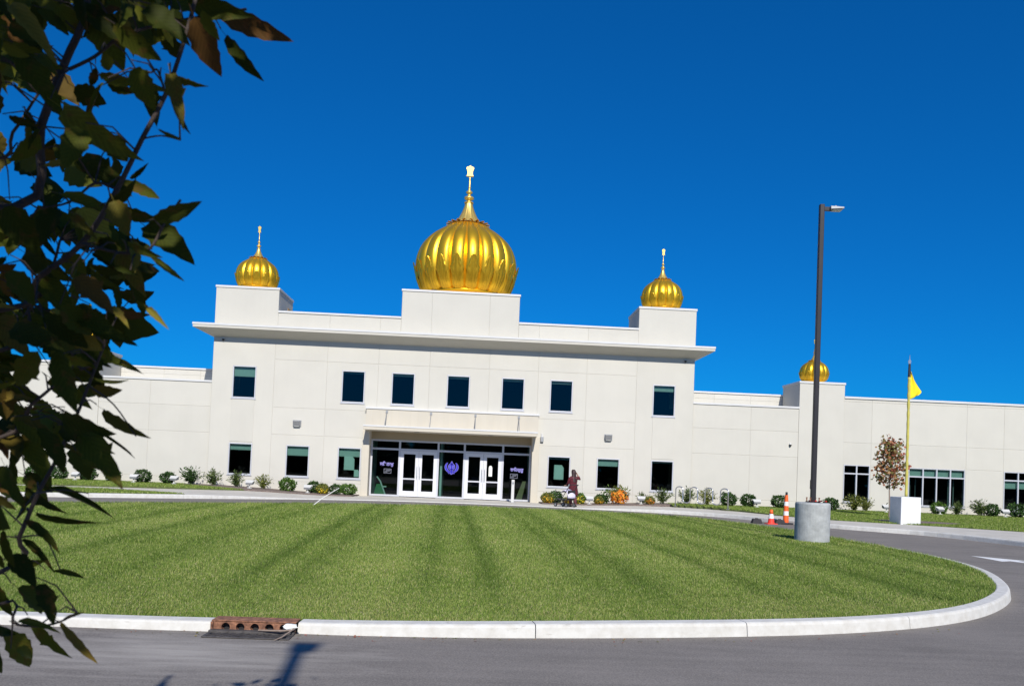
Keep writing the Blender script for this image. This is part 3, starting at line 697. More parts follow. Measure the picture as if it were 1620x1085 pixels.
for a, b in ((mull[0], mull[1]), (mull[2], mull[3]), (mull[4], mull[5])): MB().box(a, b, SY-.043, SY+.053, .13, .21).build('bottom_rail', 'aluminium', SF)
def pane(a, b, c, d, Y=SY, parent=None): return MB().quad((a, Y, c), (b, Y, c), (b, Y, d), (a, Y, d)).build('pane', 'glass', parent or SF)
for a, b in zip(mull, mull[1:]): pane(a+.045, b-.045, 2.325, 2.63)
side_panes = [pane(mull[k]+.045, mull[k+1]-.045, .21, 2.235) for k in (0, 2, 4)]
for a, b in ((mull[1], mull[2]), (mull[3], mull[4])):
    mid = (a+b)/2
    for l, r_, hx in ((a+.045, mid-.004, -1), (mid+.004, b-.045, 1)):
        d = MB(); y0, y1 = SY-.035, SY+.02
        d.box(l, l+.15, y0, y1, .15, 2.232); d.box(r_-.15, r_, y0, y1, .15, 2.232); d.box(l+.15, r_-.15, y0, y1, .15, .40); d.box(l+.15, r_-.15, y0, y1, 2.08, 2.232)
        D = d.build('door', 'door_white', TB)
        MB().box(l+.15, r_-.15, SY-.06, SY-.03, .92, .985).build('push_bar', 'aluminium', D)
        pane(l+.15, r_-.15, .40, 2.08, SY-.01, D)
        hxp = r_-.06 if hx < 0 else l+.06
        MB().tube([(hxp, SY-.036, .95), (hxp, SY-.10, .97), (hxp, SY-.10, 1.5), (hxp, SY-.036, 1.52)], .014, 8).build('handle', 'steel', D)
        MB().lathe([(.022, 0), (.022, .03)], 10, (0, 0, 0)).build('lock', 'fixture_grey', D).matrix_basis = Matrix.Translation((hxp, SY-.036, 1.06)) @ Matrix.Rotation(R(90), 4, 'X')
        if hx > 0 and a > -1:
            MB().prism([(l+.25, 1.22), (l+.41, 1.22), (l+.41, 1.62), (l+.37, 1.70), (l+.29, 1.70), (l+.25, 1.62)], SY-.018, SY-.014).build('paper_notice', 'paper', D)
# vestibule behind the glass
vb = MB(); vb.box(PX0-.1, PX0+.02, SY+.08, 2.6, .12, 2.9); vb.box(PX1-.02, PX1+.1, SY+.08, 2.6, .12, 2.9)
vb.build('vestibule_wall', 'lobby_wall', TB)
MB().box(-1.72, -1.62, SY+.4, 2.6, .12, 2.7).build('vestibule_wall', 'lobby_wall', TB)
MB().box(PX0, PX1, SY+.06, 2.6, .09, .125).build('lobby_floor', 'rubber', TB)
# ---- lettering and emblem stuck on the glass
def text_mesh(body, size, x, z, Y, mat, parent, name='lettering', wide=None):
    c = bpy.data.curves.new(name, 'FONT'); c.body = body; c.size = size; c.extrude = .002; c.align_x = 'CENTER'; c.offset = size*.03
    o = bpy.data.objects.new(name, c); COL.objects.link(o); bpy.context.view_layer.update()
    me = bpy.data.meshes.new_from_object(o.evaluated_get(bpy.context.evaluated_depsgraph_get())); bpy.data.objects.remove(o)
    s_ = 1.
    if wide and len(me.vertices):
        xs = [v.co.x for v in me.vertices]; s_ = wide/(max(xs)-min(xs))
    me.transform(Matrix.Translation((x, Y, z)) @ Matrix.Rotation(R(90), 4, 'X') @ Matrix.Diagonal((s_, s_, 1, 1)))
    me.materials.clear(); me.materials.append(MATS[mat]); return link(name, me, parent)
GY = SY-.006
text_mesh('\u0a38\u0a3f\u0a24\u0a28\u0a3e\u0a2e\u0a41', .3, -4.13, 1.52, GY, 'sticker_pale', side_panes[0], wide=.62)
text_mesh('\u0a35\u0a3e\u0a3f\u0a39\u0a17\u0a41\u0a30\u0a42', .3, 1.83, 1.50, GY, 'sticker_pale', side_panes[2], wide=.60)
def ring_poly(m, x, z, ro, ri, Y, n=36, sx=1):
    vs = []; fs = []
    for k in range(n):
        a = 2*math.pi*k/n; vs += [(x+ro*sx*math.cos(a), Y, z+ro*math.sin(a)), (x+ri*sx*math.cos(a), Y, z+ri*math.sin(a))]
    for k in range(n): a = 2*k; b = 2*((k+1) % n); fs.append((a, b, b+1, a+1))
    m.add(vs, fs)
for xx, sp in ((-4.08, side_panes[0]), (1.70, side_panes[2])):   # small framed notices under the words
    q = MB(); a, b, c, d = xx-.17, xx+.17, 1.17, 1.38
    q.box(a, b, GY-.003, GY, c, c+.02).box(a, b, GY-.003, GY, d-.02, d).box(a, a+.02, GY-.003, GY, c+.02, d-.02).box(b-.02, b, GY-.003, GY, c+.02, d-.02)
    for k, (u, v) in enumerate(((.12, .5), (.2, .8), (.3, .9))): q.box(a+.34*u, a+.34*v, GY-.003, GY, c+.05+k*.045, c+.072+k*.045)
    q.build('notice_frame', 'sticker_faint', sp)
# khanda-like emblem: two edged sword, ring and two curved blades
ex, ez = -1.17, 1.52
bl_ = MB(); bo = MB()
def blade_arc(m, cx, cz, sgn, r_, wd, a0, a1, Y, n=18):
    vs = []; fs = []
    for k in range(n+1):
        t = k/n; a = a0+(a1-a0)*t; ww = wd*(.25+.75*math.sin(math.pi*min(1, t*.9+.1)))
        for rr in (r_-ww/2, r_+ww/2): vs.append((cx+sgn*rr*math.cos(a), Y, cz+rr*math.sin(a)))
    for k in range(n): fs.append((2*k, 2*k+1, 2*k+3, 2*k+2))
    m.add(vs, fs)
def emblem(m, Y, grow):
    ring_poly(m, ex, ez+.06, .145+grow, .095-grow, Y)
    for sgn in (-1, 1):
        blade_arc(m, ex+sgn*.03, ez+.06, sgn, .235, .085+2*grow, R(-82), R(52), Y)
        m.add([(ex+sgn*.02, Y, ez-.17-grow), (ex+sgn*.13, Y, ez-.25-grow), (ex+sgn*.16, Y, ez-.21+grow), (ex+sgn*.04, Y, ez-.12+grow)], [(0, 1, 2, 3)])
    g = grow
    m.add([(ex-.03-g, Y, ez-.2), (ex+.03+g, Y, ez-.2), (ex+.045+g, Y, ez+.12), (ex+.055+g, Y, ez+.2), (ex, Y, ez+.32+g), (ex-.055-g, Y, ez+.2), (ex-.045-g, Y, ez+.12)], [(0, 1, 2, 3, 4, 5, 6)])
    ring_poly(m, ex, ez-.235, .045+g, .0, Y, 16)
emblem(bo, GY+.001, .014); emblem(bl_, GY-.003, 0)
eo = bo.build('emblem_outline', 'sticker_pale', side_panes[1]); bl_.build('emblem', 'sticker_blue', side_panes[1])

# ------------------------------------------------------------------ domes
PROF = [(.76, -.55), (.86, -.47), (.945, -.30), (.99, -.12), (1.0, .03), (.985, .18), (.925, .36), (.825, .52), (.67, .66), (.49, .78), (.37, .86), (.265, .905)]
def prof(t):
    f = t*(len(PROF)-1); i = min(int(f), len(PROF)-2); u = f-i
    p0, p1, p2, p3 = [np.array(PROF[min(max(i+k, 0), len(PROF)-1)]) for k in (-1, 0, 1, 2)]
    q = .5*((2*p1)+(-p0+p2)*u+(2*p0-5*p1+4*p2-p3)*u*u+(-p0+3*p1-3*p2+p3)*u**3); return q[0], q[1]
def dome(cx, cy, cz, Rr, n, parent, fin, zroof):
    base = MB().lathe([(.70*Rr, zroof-cz), (.72*Rr, zroof-cz+.04), (.70*Rr, -.60*Rr), (.74*Rr, -.57*Rr), (.79*Rr, -.545*Rr), (.74*Rr, -.52*Rr)], 48, (cx, cy, cz), cap=False).build('dome', 'gold', parent, smooth=True)
    da = 2*math.pi/n; nu, nv = 8, 22
    def gore_r(u): return .92+.08*math.sqrt(max(0, 1-u*u))
    a_off = -math.pi/2+da*.5
    vs = []; fs = []
    for j in range(nv+1):
        r_, z_ = prof(j/nv)
        for i in range(nu+1):
            u = -1+2*i/nu; q = r_*gore_r(u*.999)*Rr; a = u*da/2; vs.append((q*math.cos(a), q*math.sin(a), z_*Rr))
    for j in range(nv):
        for i in range(nu): a = j*(nu+1)+i; fs.append((a, a+1, a+nu+2, a+nu+1))
    gm = MB().add(vs, fs).mesh('gore', 'gold', True)
    # lotus petal lying on the lower half of each gore
    pv = []; pf = []; pu, pvn = 12, 20
    for j in range(pvn+1):
        t = j/pvn; r_, z_ = prof(.01+.37*t)
        hw = np.interp(t, [0, .35, .55, .66, .70, .84, .90, .96, 1], [.50, .60, .76, .93, .58, .50, .34, .34, .12])
        curl = .012+(.035*((t-.6)/.4)**2 if t > .6 else 0)
        for i in range(pu+1):
            u = -1+2*i/pu; ridge = .009*math.cos(u*math.pi*3)*(1-t*.3)
            q = r_*(gore_r(u*hw)+curl+ridge+(.02*abs(u)**3 if .45 < t < .75 else 0))*Rr; a = u*hw*da/2; pv.append((q*math.cos(a), q*math.sin(a), z_*Rr))
    for j in range(pvn):
        for i in range(pu): a = j*(pu+1)+i; pf.append((a, a+1, a+pu+2, a+pu+1))
    pmesh = MB().add(pv, pf).mesh('petal', 'gold_petal', True)
    # crown of small curled petals round the neck of the spire
    cv = []; cf = []
    for j in range(6):
        t = j/5; q = .26+.17*t; z_ = .93-.045*t+.05*max(0, t-.6)
        for i in range(5):
            u = -1+i/2; a = u*da*.5*(1-.55*t*t); cv.append((q*Rr*math.cos(a), q*Rr*math.sin(a), (z_-.02*u*u)*Rr))
    for j in range(5):
        for i in range(4): a = j*5+i; cf.append((a, a+1, a+6, a+5))
    cmesh = MB().add(cv, cf).mesh('crown_petal', 'pale_gold', True)
    for k in range(n):
        Mx = Matrix.Translation((cx, cy, cz)) @ Matrix.Rotation(a_off+k*da, 4, 'Z')
        for nm, me in (('gore', gm), ('petal', pmesh), ('crown_petal', cmesh)):
            o = link(nm, me, base); o.matrix_basis = Mx
    # spire: fluted trumpet, then rings, balls, spike and plate
    sv = []; sf_ = []; ns = 48; SP = [(.27, .90), (.235, .95), (.18, 1.03), (.135, 1.12), (.10, 1.21), (.078, 1.28), (.072, 1.325)]
    for r_, z_ in SP:
        for k in range(ns):
            a = 2*math.pi*k/ns; q = r_*(1+.05*math.cos(a*16))*Rr; sv.append((cx+q*math.cos(a), cy+q*math.sin(a), cz+z_*Rr))
    for j in range(len(SP)-1):
        for k in range(ns): sf_.append((j*ns+k, j*ns+(k+1) % ns, (j+1)*ns+(k+1) % ns, (j+1)*ns+k))
    MB().add(sv, sf_).build('spire', 'pale_gold', base, smooth=True)
    z0 = cz+1.325*Rr; h = fin
    FP = [(.085, 0), (.095, .01), (.09, .03), (.04, .04), (.035, .07), (.06, .09), (.09, .115), (.10, .14), (.085, .17), (.035, .20), (.028, .24), (.055, .27), (.07, .295), (.055, .32), (.025, .345), (.02, .40), (.03, .42), (.018, .45), (.014, .65), (.010, .86)]
    MB().lathe([(a*Rr, b*h) for a, b in FP], 16, (cx, cy, z0)).build('finial', 'pale_gold', base, smooth=True)
    ez_ = z0+.72*h; s2 = .085*Rr
    MB().prism([(cx+a*s2, ez_+b*h) for a, b in ((-.8, 0), (.8, 0), (.6, .05), (.6, .13), (.88, .20), (.82, .235), (.45, .25), (.2, .262), (0, .285), (-.2, .262), (-.45, .25), (-.82, .235), (-.88, .20), (-.6, .13), (-.6, .05))], cy-.03*Rr, cy+.03*Rr).build('finial_plate', 'pale_gold', base)
    return base
dome(-.95, 2.68, 11.22, 2.47, 20, CB, 1.86, 9.5)
dome(-10.64, 1.38, 10.07, .985, 14, TL, 1.10, 9.3)
dome(8.45, 1.32, 10.02, .985, 14, TR, 1.06, 9.28)
dome(15.84, 1.1, 6.74, .675, 12, T3, .74, 6.2)
dome(-18.08, 1.1, 6.74, .675, 12, T4, .74, 6.2)

# ------------------------------------------------------------------ fixtures on the wall
def wall_light(x, z, lb):
    e = empty('wall_light', (x, 0, z), label=lb, cat='wall light', group='wall pack lights')
    MB().add([(x-.15, -.003, z-.12), (x+.15, -.003, z-.12), (x+.15, -.003, z+.12), (x-.15, -.003, z+.12), (x-.15, -.14, z-.12), (x+.15, -.14, z-.12), (x+.15, -.24, z+.10), (x-.15, -.24, z+.10), (x+.15, -.2, z+.13), (x-.15, -.2, z+.13)],
        [(0, 1, 5, 4), (4, 5, 6, 7), (7, 6, 8, 9), (9, 8, 2, 3), (0, 4, 7, 9, 3), (1, 2, 8, 6, 5)]).build('housing', 'fixture_grey', e, bevel=.01)
    MB().box(x-.12, x+.12, -.13, -.02, z-.135, z-.121).build('lens', 'paper', e)
    MB().box(x-.19, x+.19, -.012, -.002, z-.15, z+.15).build('back_plate', 'fixture_grey', e)
wall_light(-8.17, 3.24, 'grey wall light between the left ground-floor windows')
wall_light(5.92, 3.21, 'grey wall light above the ground-floor windows right of the entrance')
def wall_cam(x, y, z, lb):
    e = empty('security_camera', (x, y, z), label=lb, cat='camera')
    MB().lathe([(.055, 0), (.055, .03)], 14, (x, y-.05, z+.03)).build('mount', 'fixture_white', e)
    MB().lathe([(.0, -.06), (.03, -.05), (.05, -.02), (.055, .0), (.055, .03)], 14, (x, y-.06, z)).build('dome_cover', 'black', e, smooth=True)
    MB().box(x-.03, x+.03, y-.05, y-.001, z+.055, z+.10).build('bracket', 'fixture_white', e)
wall_cam(-11.62, 0, 6.86, 'small camera under the cornice at the left corner')
wall_cam(9.35, 0, 6.86, 'small camera under the cornice at the right corner')
wall_cam(14.4, WY, 3.22, 'small dark camera on the wing wall left of the lamp post')
e = empty('conduit_box', (2.9, 0, 3.0), label='small grey box on the wall right of the canopy', cat='box')
MB().box(2.82, 2.96, -.12, -.003, 2.88, 3.12).build('box_body', 'fixture_grey', e, bevel=.01); MB().box(2.85, 2.93, -.10, -.02, 3.12, 3.25).build('cap', 'fixture_white', e)

# door opener post by the entrance
e = empty('door_opener_post', (1.62, -.9, side_z(1.6, -.9)), label='white push-button post standing before the right sidelight', cat='post')
z = side_z(1.6, -.9)
MB().box(1.55, 1.68, -.97, -.84, z, z+1.0).build('post', 'fixture_white', e, bevel=.015); MB().lathe([(.045, 0), (.045, .012)], 16).build('button', 'steel', e).matrix_basis = Matrix.Translation((1.615, -.97, z+.85)) @ Matrix.Rotation(R(90), 4, 'X')
MB().box(1.50, 1.73, -1.02, -.79, z-.002, z+.012).build('base_plate', 'steel', e)
# things standing inside the entrance
e = empty('folding_sign', (-4.45, .9, .125), label='green and white folding sign behind the left sidelight', cat='sign')
MB().add([(-4.72, .8, .125), (-4.2, .8, .125), (-4.36, .98, .66), (-4.62, .98, .66), (-4.72, .84, .125), (-4.2, .84, .125), (-4.36, 1.0, .66), (-4.62, 1.0, .66)], [(0, 1, 2, 3), (7, 6, 5, 4), (0, 4, 5, 1), (1, 5, 6, 2), (2, 6, 7, 3), (3, 7, 4, 0)]).build('front_board', 'green_plastic', e)
MB().tube([(-4.16, .78, .13), (-4.45, 1.0, .78), (-4.62, 1.0, 1.0)], .035, 8).build('stripe_bar', 'paper', e)
MB().box(-4.35, -4.15, .86, .9, .52, .58).build('clip', 'paper', e)
e = empty('leaning_board', (2.0, 1.0, .125), label='tan board leaning inside the right sidelight', cat='board')
MB().add([(1.80, .7, .125), (2.10, .7, .125), (2.30, .95, 1.05), (2.14, .95, 1.05), (1.80, .74, .125), (2.10, .74, .125), (2.30, .99, 1.05), (2.14, .99, 1.05)], [(0, 1, 2, 3), (7, 6, 5, 4), (0, 4, 5, 1), (1, 5, 6, 2), (2, 6, 7, 3), (3, 7, 4, 0)]).build('board', 'tan_board', e)
MB().box(1.86, 2.2, .99, 1.03, .13, .17).build('foot_rail', 'tan_board', e)

# ------------------------------------------------------------------ storm drain in the island kerb
z0 = road_z(-1.8, -30.4)
dr = empty('storm_drain', (-1.81, -30.4, z0), label='rusty storm drain with five round holes and a black grate in the kerb', cat='drain')
def drain_back():
    x0, x1, h = DR0, DR1, .088; m = MB(); n = 5; rr = .036; yk = -30.39
    step = (x1-x0-.10)/n; cs = [x0+.06+step*(k+.5) for k in range(n)]; cz_ = z0+.044
    xs = [x0]+[x0+.06+step*k for k in range(1, n)]+[x1]
    for k in range(n):
        a, b = xs[k], xs[k+1]; c = cs[k]; seg = 16; vs = []; fs = []
        ang = [2*math.pi*i/seg for i in range(seg)]
        for A in ang: vs.append((c+rr*math.cos(A), yk, cz_+rr*math.sin(A)))
        for A in ang:
            dx, dz = math.cos(A), math.sin(A)
            tx = ((b-c) if dx > 0 else (a-c))/dx if abs(dx) > 1e-6 else 1e9; tz = ((z0+h-cz_) if dz > 0 else (z0-.02-cz_))/dz if abs(dz) > 1e-6 else 1e9
            t = min(tx, tz); vs.append((c+dx*t, yk, cz_+dz*t))
        for A in ang: vs.append((c+rr*math.cos(A), yk+.05, cz_+rr*math.sin(A)))
        for i in range(seg):
            j = (i+1) % seg; fs.append((i, j, seg+j, seg+i)); fs.append((2*seg+i, 2*seg+j, j, i))
        # corners between fan rays
        for (px_, pz_) in ((a, z0+h), (b, z0+h), (a, z0-.02), (b, z0-.02)): pass
        m.add(vs, fs)
        for sx_, sz_ in ((b, z0+h), (a, z0+h), (a, z0-.02), (b, z0-.02)):
            best = sorted(range(seg), key=lambda i: (vs[seg+i][0]-sx_)**2+(vs[seg+i][2]-sz_)**2)[:2]
            m.add([vs[seg+best[0]], (sx_, yk, sz_), vs[seg+best[1]]], [(0, 1, 2)])
    m.build('curb_box', 'rust', dr)
    MB().box(x0, x1, yk+.0005, yk+.19, z0+h+.001, z0+h+.012).build('top_plate', 'rust', dr, bevel=.006)
    MB().box(x0+.01, x1-.01, yk+.06, yk+.18, z0-.3, z0+h).build('hole_backing', 'black', dr)  # black block behind the holes, their inner darkness put into colour
    MB().box(x0-.0, x0+.02, yk-.02, yk, z0-.01, z0+h).build('end_lip', 'rust', dr); MB().box(x1-.02, x1, yk-.02, yk, z0-.01, z0+h).build('end_lip', 'rust', dr)
    ya, yb = yk-.25, yk-.004
    g = MB(); g.box(x0, x1, ya, ya+.02, z0+.004, z0+.012); g.box(x0, x1, yb-.07, yb, z0+.004, z0+.028); g.box(x0, x0+.03, ya+.02, yb-.07, z0+.004, z0+.014); g.box(x1-.03, x1, ya+.02, yb-.07, z0+.004, z0+.014)
    g.build('grate_frame', 'iron', dr, bevel=.004)
    MB().box(x0+.02, x1-.02, ya+.02, yb-.02, z0+.0015, z0+.0035).build('shaft_dark', 'black', dr)  # thin black sheet; shade of the shaft put into its colour
    for k in range(11):
        x = x0+.05+k*(x1-x0-.1)/10; sl_ = .045
        MB().add([(x-.011-sl_, ya+.02, z0+.004), (x+.011-sl_, ya+.02, z0+.004), (x+.011+sl_, yb-.07, z0+.004), (x-.011+sl_, yb-.07, z0+.004), (x-.011-sl_, ya+.02, z0+.013), (x+.011-sl_, ya+.02, z0+.013), (x+.011+sl_, yb-.07, z0+.013), (x-.011+sl_, yb-.07, z0+.013)],
            [(0, 3, 2, 1), (4, 5, 6, 7), (0, 1, 5, 4), (1, 2, 6, 5), (2, 3, 7, 6), (3, 0, 4, 7)]).build('grate_bar', 'iron', dr)
drain_back()
def crumple(name, loc, r_, mat, lb, cat):
    me = bpy.data.meshes.new(name); bm = bmesh.new(); bmesh.ops.create_icosphere(bm, subdivisions=2, radius=r_)
    for v in bm.verts: v.co = Vector((v.co.x*1.5, v.co.y, v.co.z*.7))*random.uniform(.7, 1.2)
    bm.to_mesh(me); bm.free(); me.materials.append(MATS[mat]); o = link(name, me, label=lb, cat=cat); o.location = loc
    return o
crumple('paper_scrap', (-1.50, -30.43, z0+.07), .045, 'paper', 'crumpled white paper caught at the right end of the drain', 'litter')
o = MB().tube([(-1.75, -30.47, z0+.042), (-1.56, -30.50, z0+.048), (-1.46, -30.46, z0+.05)], [.006, .008, .005], 6).tube([(-1.46, -30.46, z0+.06), (-1.52, -30.62, z0+.022), (-1.56, -30.70, z0+.012)], [.007, .006, .004], 6)
o.build('dry_twig', 'young_bark', label='pale dry twig lying on the drain grate', cat='twig')

# ------------------------------------------------------------------ lamp posts
def lamp_post(x, y, lb, grp=None):
    zg = np_lawn(np.array([x]), np.array([y]))[0]
    e = empty('lamp_post', (x, y, zg), label=lb, cat='lamp post', group='parking lot lamp posts')
    global LOCAL; LOCAL = True
    H0, H1 = .88, 7.62; hw = .052
    MB().lathe([(.375, -.1), (.375, .55), (.378, .84), (.365, .872), (.33, H0)], 40).build('concrete_base', 'lamp_concrete', e, smooth=False)
    MB().add([(-hw, -hw, H0), (hw, -hw, H0), (hw, hw, H0), (-hw, hw, H0), (-hw, -hw, H1), (hw, -hw, H1), (hw, hw, H1), (-hw, hw, H1)], [(0, 1, 5, 4), (1, 2, 6, 5), (2, 3, 7, 6), (3, 0, 4, 7), (4, 5, 6, 7)]).build('pole', 'bronze', e, bevel=.012)
    MB().box(-.12, .12, -.12, .12, H0+.001, H0+.025).build('base_plate', 'bronze', e)
    for sx in (-1, 1):
        for sy in (-1, 1): MB().lathe([(.014, 0), (.014, .07), (.022, .071), (.022, .085)], 8, (sx*.10, sy*.10, H0+.026)).build('anchor_bolt', 'rust', e)
    MB().box(-hw-.012, -hw-.001, -.04, .04, H0+.30, H0+.50).build('hand_hole_cover', 'bronze', e)
    MB().box(hw, hw+.16, -.03, .03, H1-.14, H1-.05).build('arm', 'bronze', e, bevel=.008)
    hd = MB().add([(hw+.12, -.10, H1-.12), (hw+.42, -.12, H1-.10), (hw+.42, .12, H1-.10), (hw+.12, .10, H1-.12), (hw+.12, -.10, H1-.045), (hw+.42, -.12, H1-.06), (hw+.42, .12, H1-.06), (hw+.12, .10, H1-.045)],
        [(0, 3, 2, 1), (4, 5, 6, 7), (0, 1, 5, 4), (1, 2, 6, 5), (2, 3, 7, 6), (3, 0, 4, 7)]).build('lamp_head', 'fixture_grey', e, bevel=.01)
    MB().box(hw+.19, hw+.39, -.08, .08, H1-.126, H1-.114).build('lens', 'paper', hd)
    MB().box(hw+.24, hw+.28, -.03, .03, H1-.055, H1-.015).build('sensor', 'fixture_grey', hd)
    LOCAL = False
    return e
LP = lamp_post(7.55, -19.2, 'tall dark square lamp post on a round concrete base at the lawn edge')
L2 = copy_tree(LP); L2['label'] = 'lamp post behind the photographer casting its shadow beside the drain'
L2.location = (-.13, -41.35, road_z(0, -40)-.1); L2.rotation_euler.z = R(90)
# dry flowers scattered on the concrete base
zt = np_lawn(np.array([7.55]), np.array([-19.2]))[0]+.88
fb = empty('flower_bunch', (7.5, -19.4, zt), label='small bunch of faded red flowers lying on the lamp base', cat='flowers')
for k in range(9):
    a = random.uniform(0, 6.28); x, y = 7.52+random.uniform(-.18, .26), -19.2-random.uniform(.14, .28)
    MB().lathe([(.0, 0), (.022, .012), (.026, .03), (.0, .035)], 7, (x, y, zt+random.uniform(0, .025))).build('bloom', 'red_cone' if k % 3 == 0 else 'maroon', fb)

# ------------------------------------------------------------------ flag, plinth, young tree
fx, fy = 14.9, -9.35; fz = soil_z(fx, fy)
e = empty('flag_plinth', (fx, fy, fz), R(3), label='white concrete cube at the foot of the flagpole', cat='plinth'); LOCAL = True
MB().box(-.36, .36, -.36, .36, -.15, .93).build('block', 'flag_concrete', e, bevel=.018); MB().box(-.10, .10, -.10, .10, .93, .945).build('pole_collar', 'steel', e); LOCAL = False
e = empty('flagpole', (fx+.02, fy, fz+.945), label='yellow cloth-wrapped flagpole with triangular flag on the white plinth', cat='flagpole'); LOCAL = True
N_ = 40; MB().tube([(0, 0, 4.15*k/N_) for k in range(N_+1)], [.046+.007*math.sin(k*1.9)+.004*math.sin(k*4.1) for k in range(N_+1)], 10).build('wrapped_pole', 'yellow_cloth', e, smooth=True)
MB().tube([(0, 0, 4.15), (0, 0, 4.62)], [.05, .036], 10).build('pole_top', 'bronze', e)
MB().prism([(-.035, 4.62), (.035, 4.62), (.05, 4.72), (.012, 4.78), (.0, 4.95), (-.012, 4.78), (-.05, 4.72)], -.01, .01).build('spearhead', 'steel', e)
fm = MB(); vs = []; fs = []; nu, nv = 12, 14
for j in range(nv+1):
    v = j/nv; wid = .46*min(1, v*1.15)*(1-.35*max(0, v-.8)/.2)
    for i in range(nu+1):
        u = i/nu; vs.append((.05+u*wid, .05*math.sin(u*7+v*2)*u, 4.36-.98*v+.18*u*v*v-.02*u))
for j in range(nv):
    for i in range(nu): a = j*(nu+1)+i; fs.append((a, a+1, a+nu+2, a+nu+1))
o = fm.add(vs, fs).build('flag', 'flag_yellow', e, smooth=True); sm = o.modifiers.new('thick', 'SOLIDIFY'); sm.thickness = .006
LOCAL = False

def leaf_cloud(pts, size, flat=.35, seed=0, outward=None):
    """small folded leaves (two triangles each) at the points"""
    g = np.random.default_rng(seed); n = len(pts); pts = np.asarray(pts, float)
    d = g.normal(size=(n, 3)); d[:, 2] -= .2
    if outward is not None: d = d*.7+outward
    d /= np.linalg.norm(d, axis=1)[:, None]
    q = np.cross(d, g.normal(size=(n, 3))); q /= np.linalg.norm(q, axis=1)[:, None]; nn = np.cross(d, q)
    L = size*g.uniform(.6, 1.3, n)[:, None]; Wd = L*flat
    A = pts; B = pts+d*L*.5+q*Wd+nn*L*.08; C = pts+d*L; D = pts+d*L*.5-q*Wd+nn*L*.08
    V = np.stack([A, B, C, D], 1).reshape(-1, 3); k = np.arange(n)*4
    T = np.concatenate([np.stack([k, k+1, k+2], 1), np.stack([k, k+2, k+3], 1)]); return V, T
g = np.random.default_rng(8); n_ = 150; lx = np.concatenate([g.uniform(-4.5, 5, 100), g.normal(-1.7, .4, 50)]); off = np.abs(g.normal(0, .10, n_))+.015
ly = np.array([min(p[1] for p in IC if abs(p[0]-x) < .4) if x < 9 else -30 for x in lx])-off; ok_ = (lx < DR0-.02) | (lx > DR1+.02) | (off > .36)
lp_ = np.stack([lx, ly, np_road(lx, ly)+.006], 1)[ok_]; V, T = leaf_cloud(lp_, .028, .4, 12); V[:, 2] = np_road(V[:, 0], V[:, 1])+.004+np.abs(V[:, 2]-np_road(V[:, 0], V[:, 1])-.006)*.3
link('leaf_litter', numpy_mesh('leaf_litter', V, T, 'maple_leaf'), label='dry leaf bits scattered in the gutter along the kerb', cat='leaf litter', kind='stuff')

tx, ty = 16.25, -5.6; tz = soil_z(tx, ty)
yt = empty('young_maple_tree', (tx, ty, tz), label='slim young maple with red and olive autumn leaves by the flagpole', cat='tree')
LOCAL = True
MB().tube([(0, 0, -.05), (.01, 0, .5), (-.01, .01, 1.1), (.0, 0, 2.0), (.02, 0, 2.95)], [.035, .028, .024, .018, .006], 8).build('trunk', 'young_bark', yt)
cl = []; g = np.random.default_rng(5)
for k in range(15):
    a = k*2.4; z_ = 1.15+k*.115; ln = .50*(1-.55*abs((k-4)/11)); tip_ = (ln*math.cos(a), ln*math.sin(a), z_+.38*ln+.15)
    MB().tube([(0, 0, z_), (tip_[0]*.5, tip_[1]*.5, z_+.12), tip_], [.010, .007, .003], 5).build('limb', 'young_bark', yt)
    for t in (.45, .75, 1.0):
        c = np.array([tip_[0]*t, tip_[1]*t, z_+(tip_[2]-z_)*t]); cl.append(c+g.normal(scale=(.13, .13, .10), size=(22, 3)))
cl.append(np.array([0, 0, 2.95])+g.normal(scale=(.09, .09, .13), size=(40, 3)))
V, T = leaf_cloud(np.concatenate(cl), .13, .46, 3); link('crown', numpy_mesh('crown', V, T, 'maple_leaf'), yt, kind='stuff')
MB().tube([(.25, -.2, 0), (.26, -.2, .62)], .018, 6).build('stake', 'young_bark', yt)
LOCAL = False
# a small bare rose-like shrub is with the bushes below

# ------------------------------------------------------------------ cones on the road
cz = road_z(10.5, -9.9)
e = empty('traffic_channelizer', (10.42, -10.1, cz), label='tall orange and white striped traffic tube by the kerb', cat='traffic cone'); LOCAL = True
MB().lathe([(.26, 0), (.27, .02), (.25, .05), (.12, .06)], 8).build('rubber_base', 'rubber', e)
BR = [(0.06, .095), (.30, .088), (.30, .088), (.44, .082), (.44, .082), (.62, .074), (.62, .074), (.76, .066), (.76, .066), (.98, .048), (.98, .04), (1.08, .036)]
for k, mt in enumerate(('orange', 'reflective_white', 'orange', 'reflective_white', 'orange', 'rubber')):
    (za, ra), (zb, rb) = BR[2*k], BR[2*k+1]; MB().lathe([(ra, za), (rb, zb)], 16, cap=(k == 5)).build('orange_band' if mt == 'orange' else 'white_band' if k < 5 else 'handle_grip', mt, e, smooth=True)
LOCAL = False
e = empty('traffic_cone', (9.83, -10.35, road_z(9.8, -10.3)), label='small red-orange cone with white collar beside the striped tube', cat='traffic cone'); LOCAL = True
MB().box(-.17, .17, -.17, .17, 0, .03).build('base', 'red_cone', e, bevel=.01)
MB().lathe([(.11, .03), (.088, .19)], 16, cap=False).build('lower_cone', 'red_cone', e, smooth=True); MB().lathe([(.088, .19), (.066, .34)], 16, cap=False).build('collar', 'reflective_white', e, smooth=True); MB().lathe([(.066, .34), (.045, .48)], 16).build('upper_cone', 'orange', e, smooth=True)
LOCAL = False
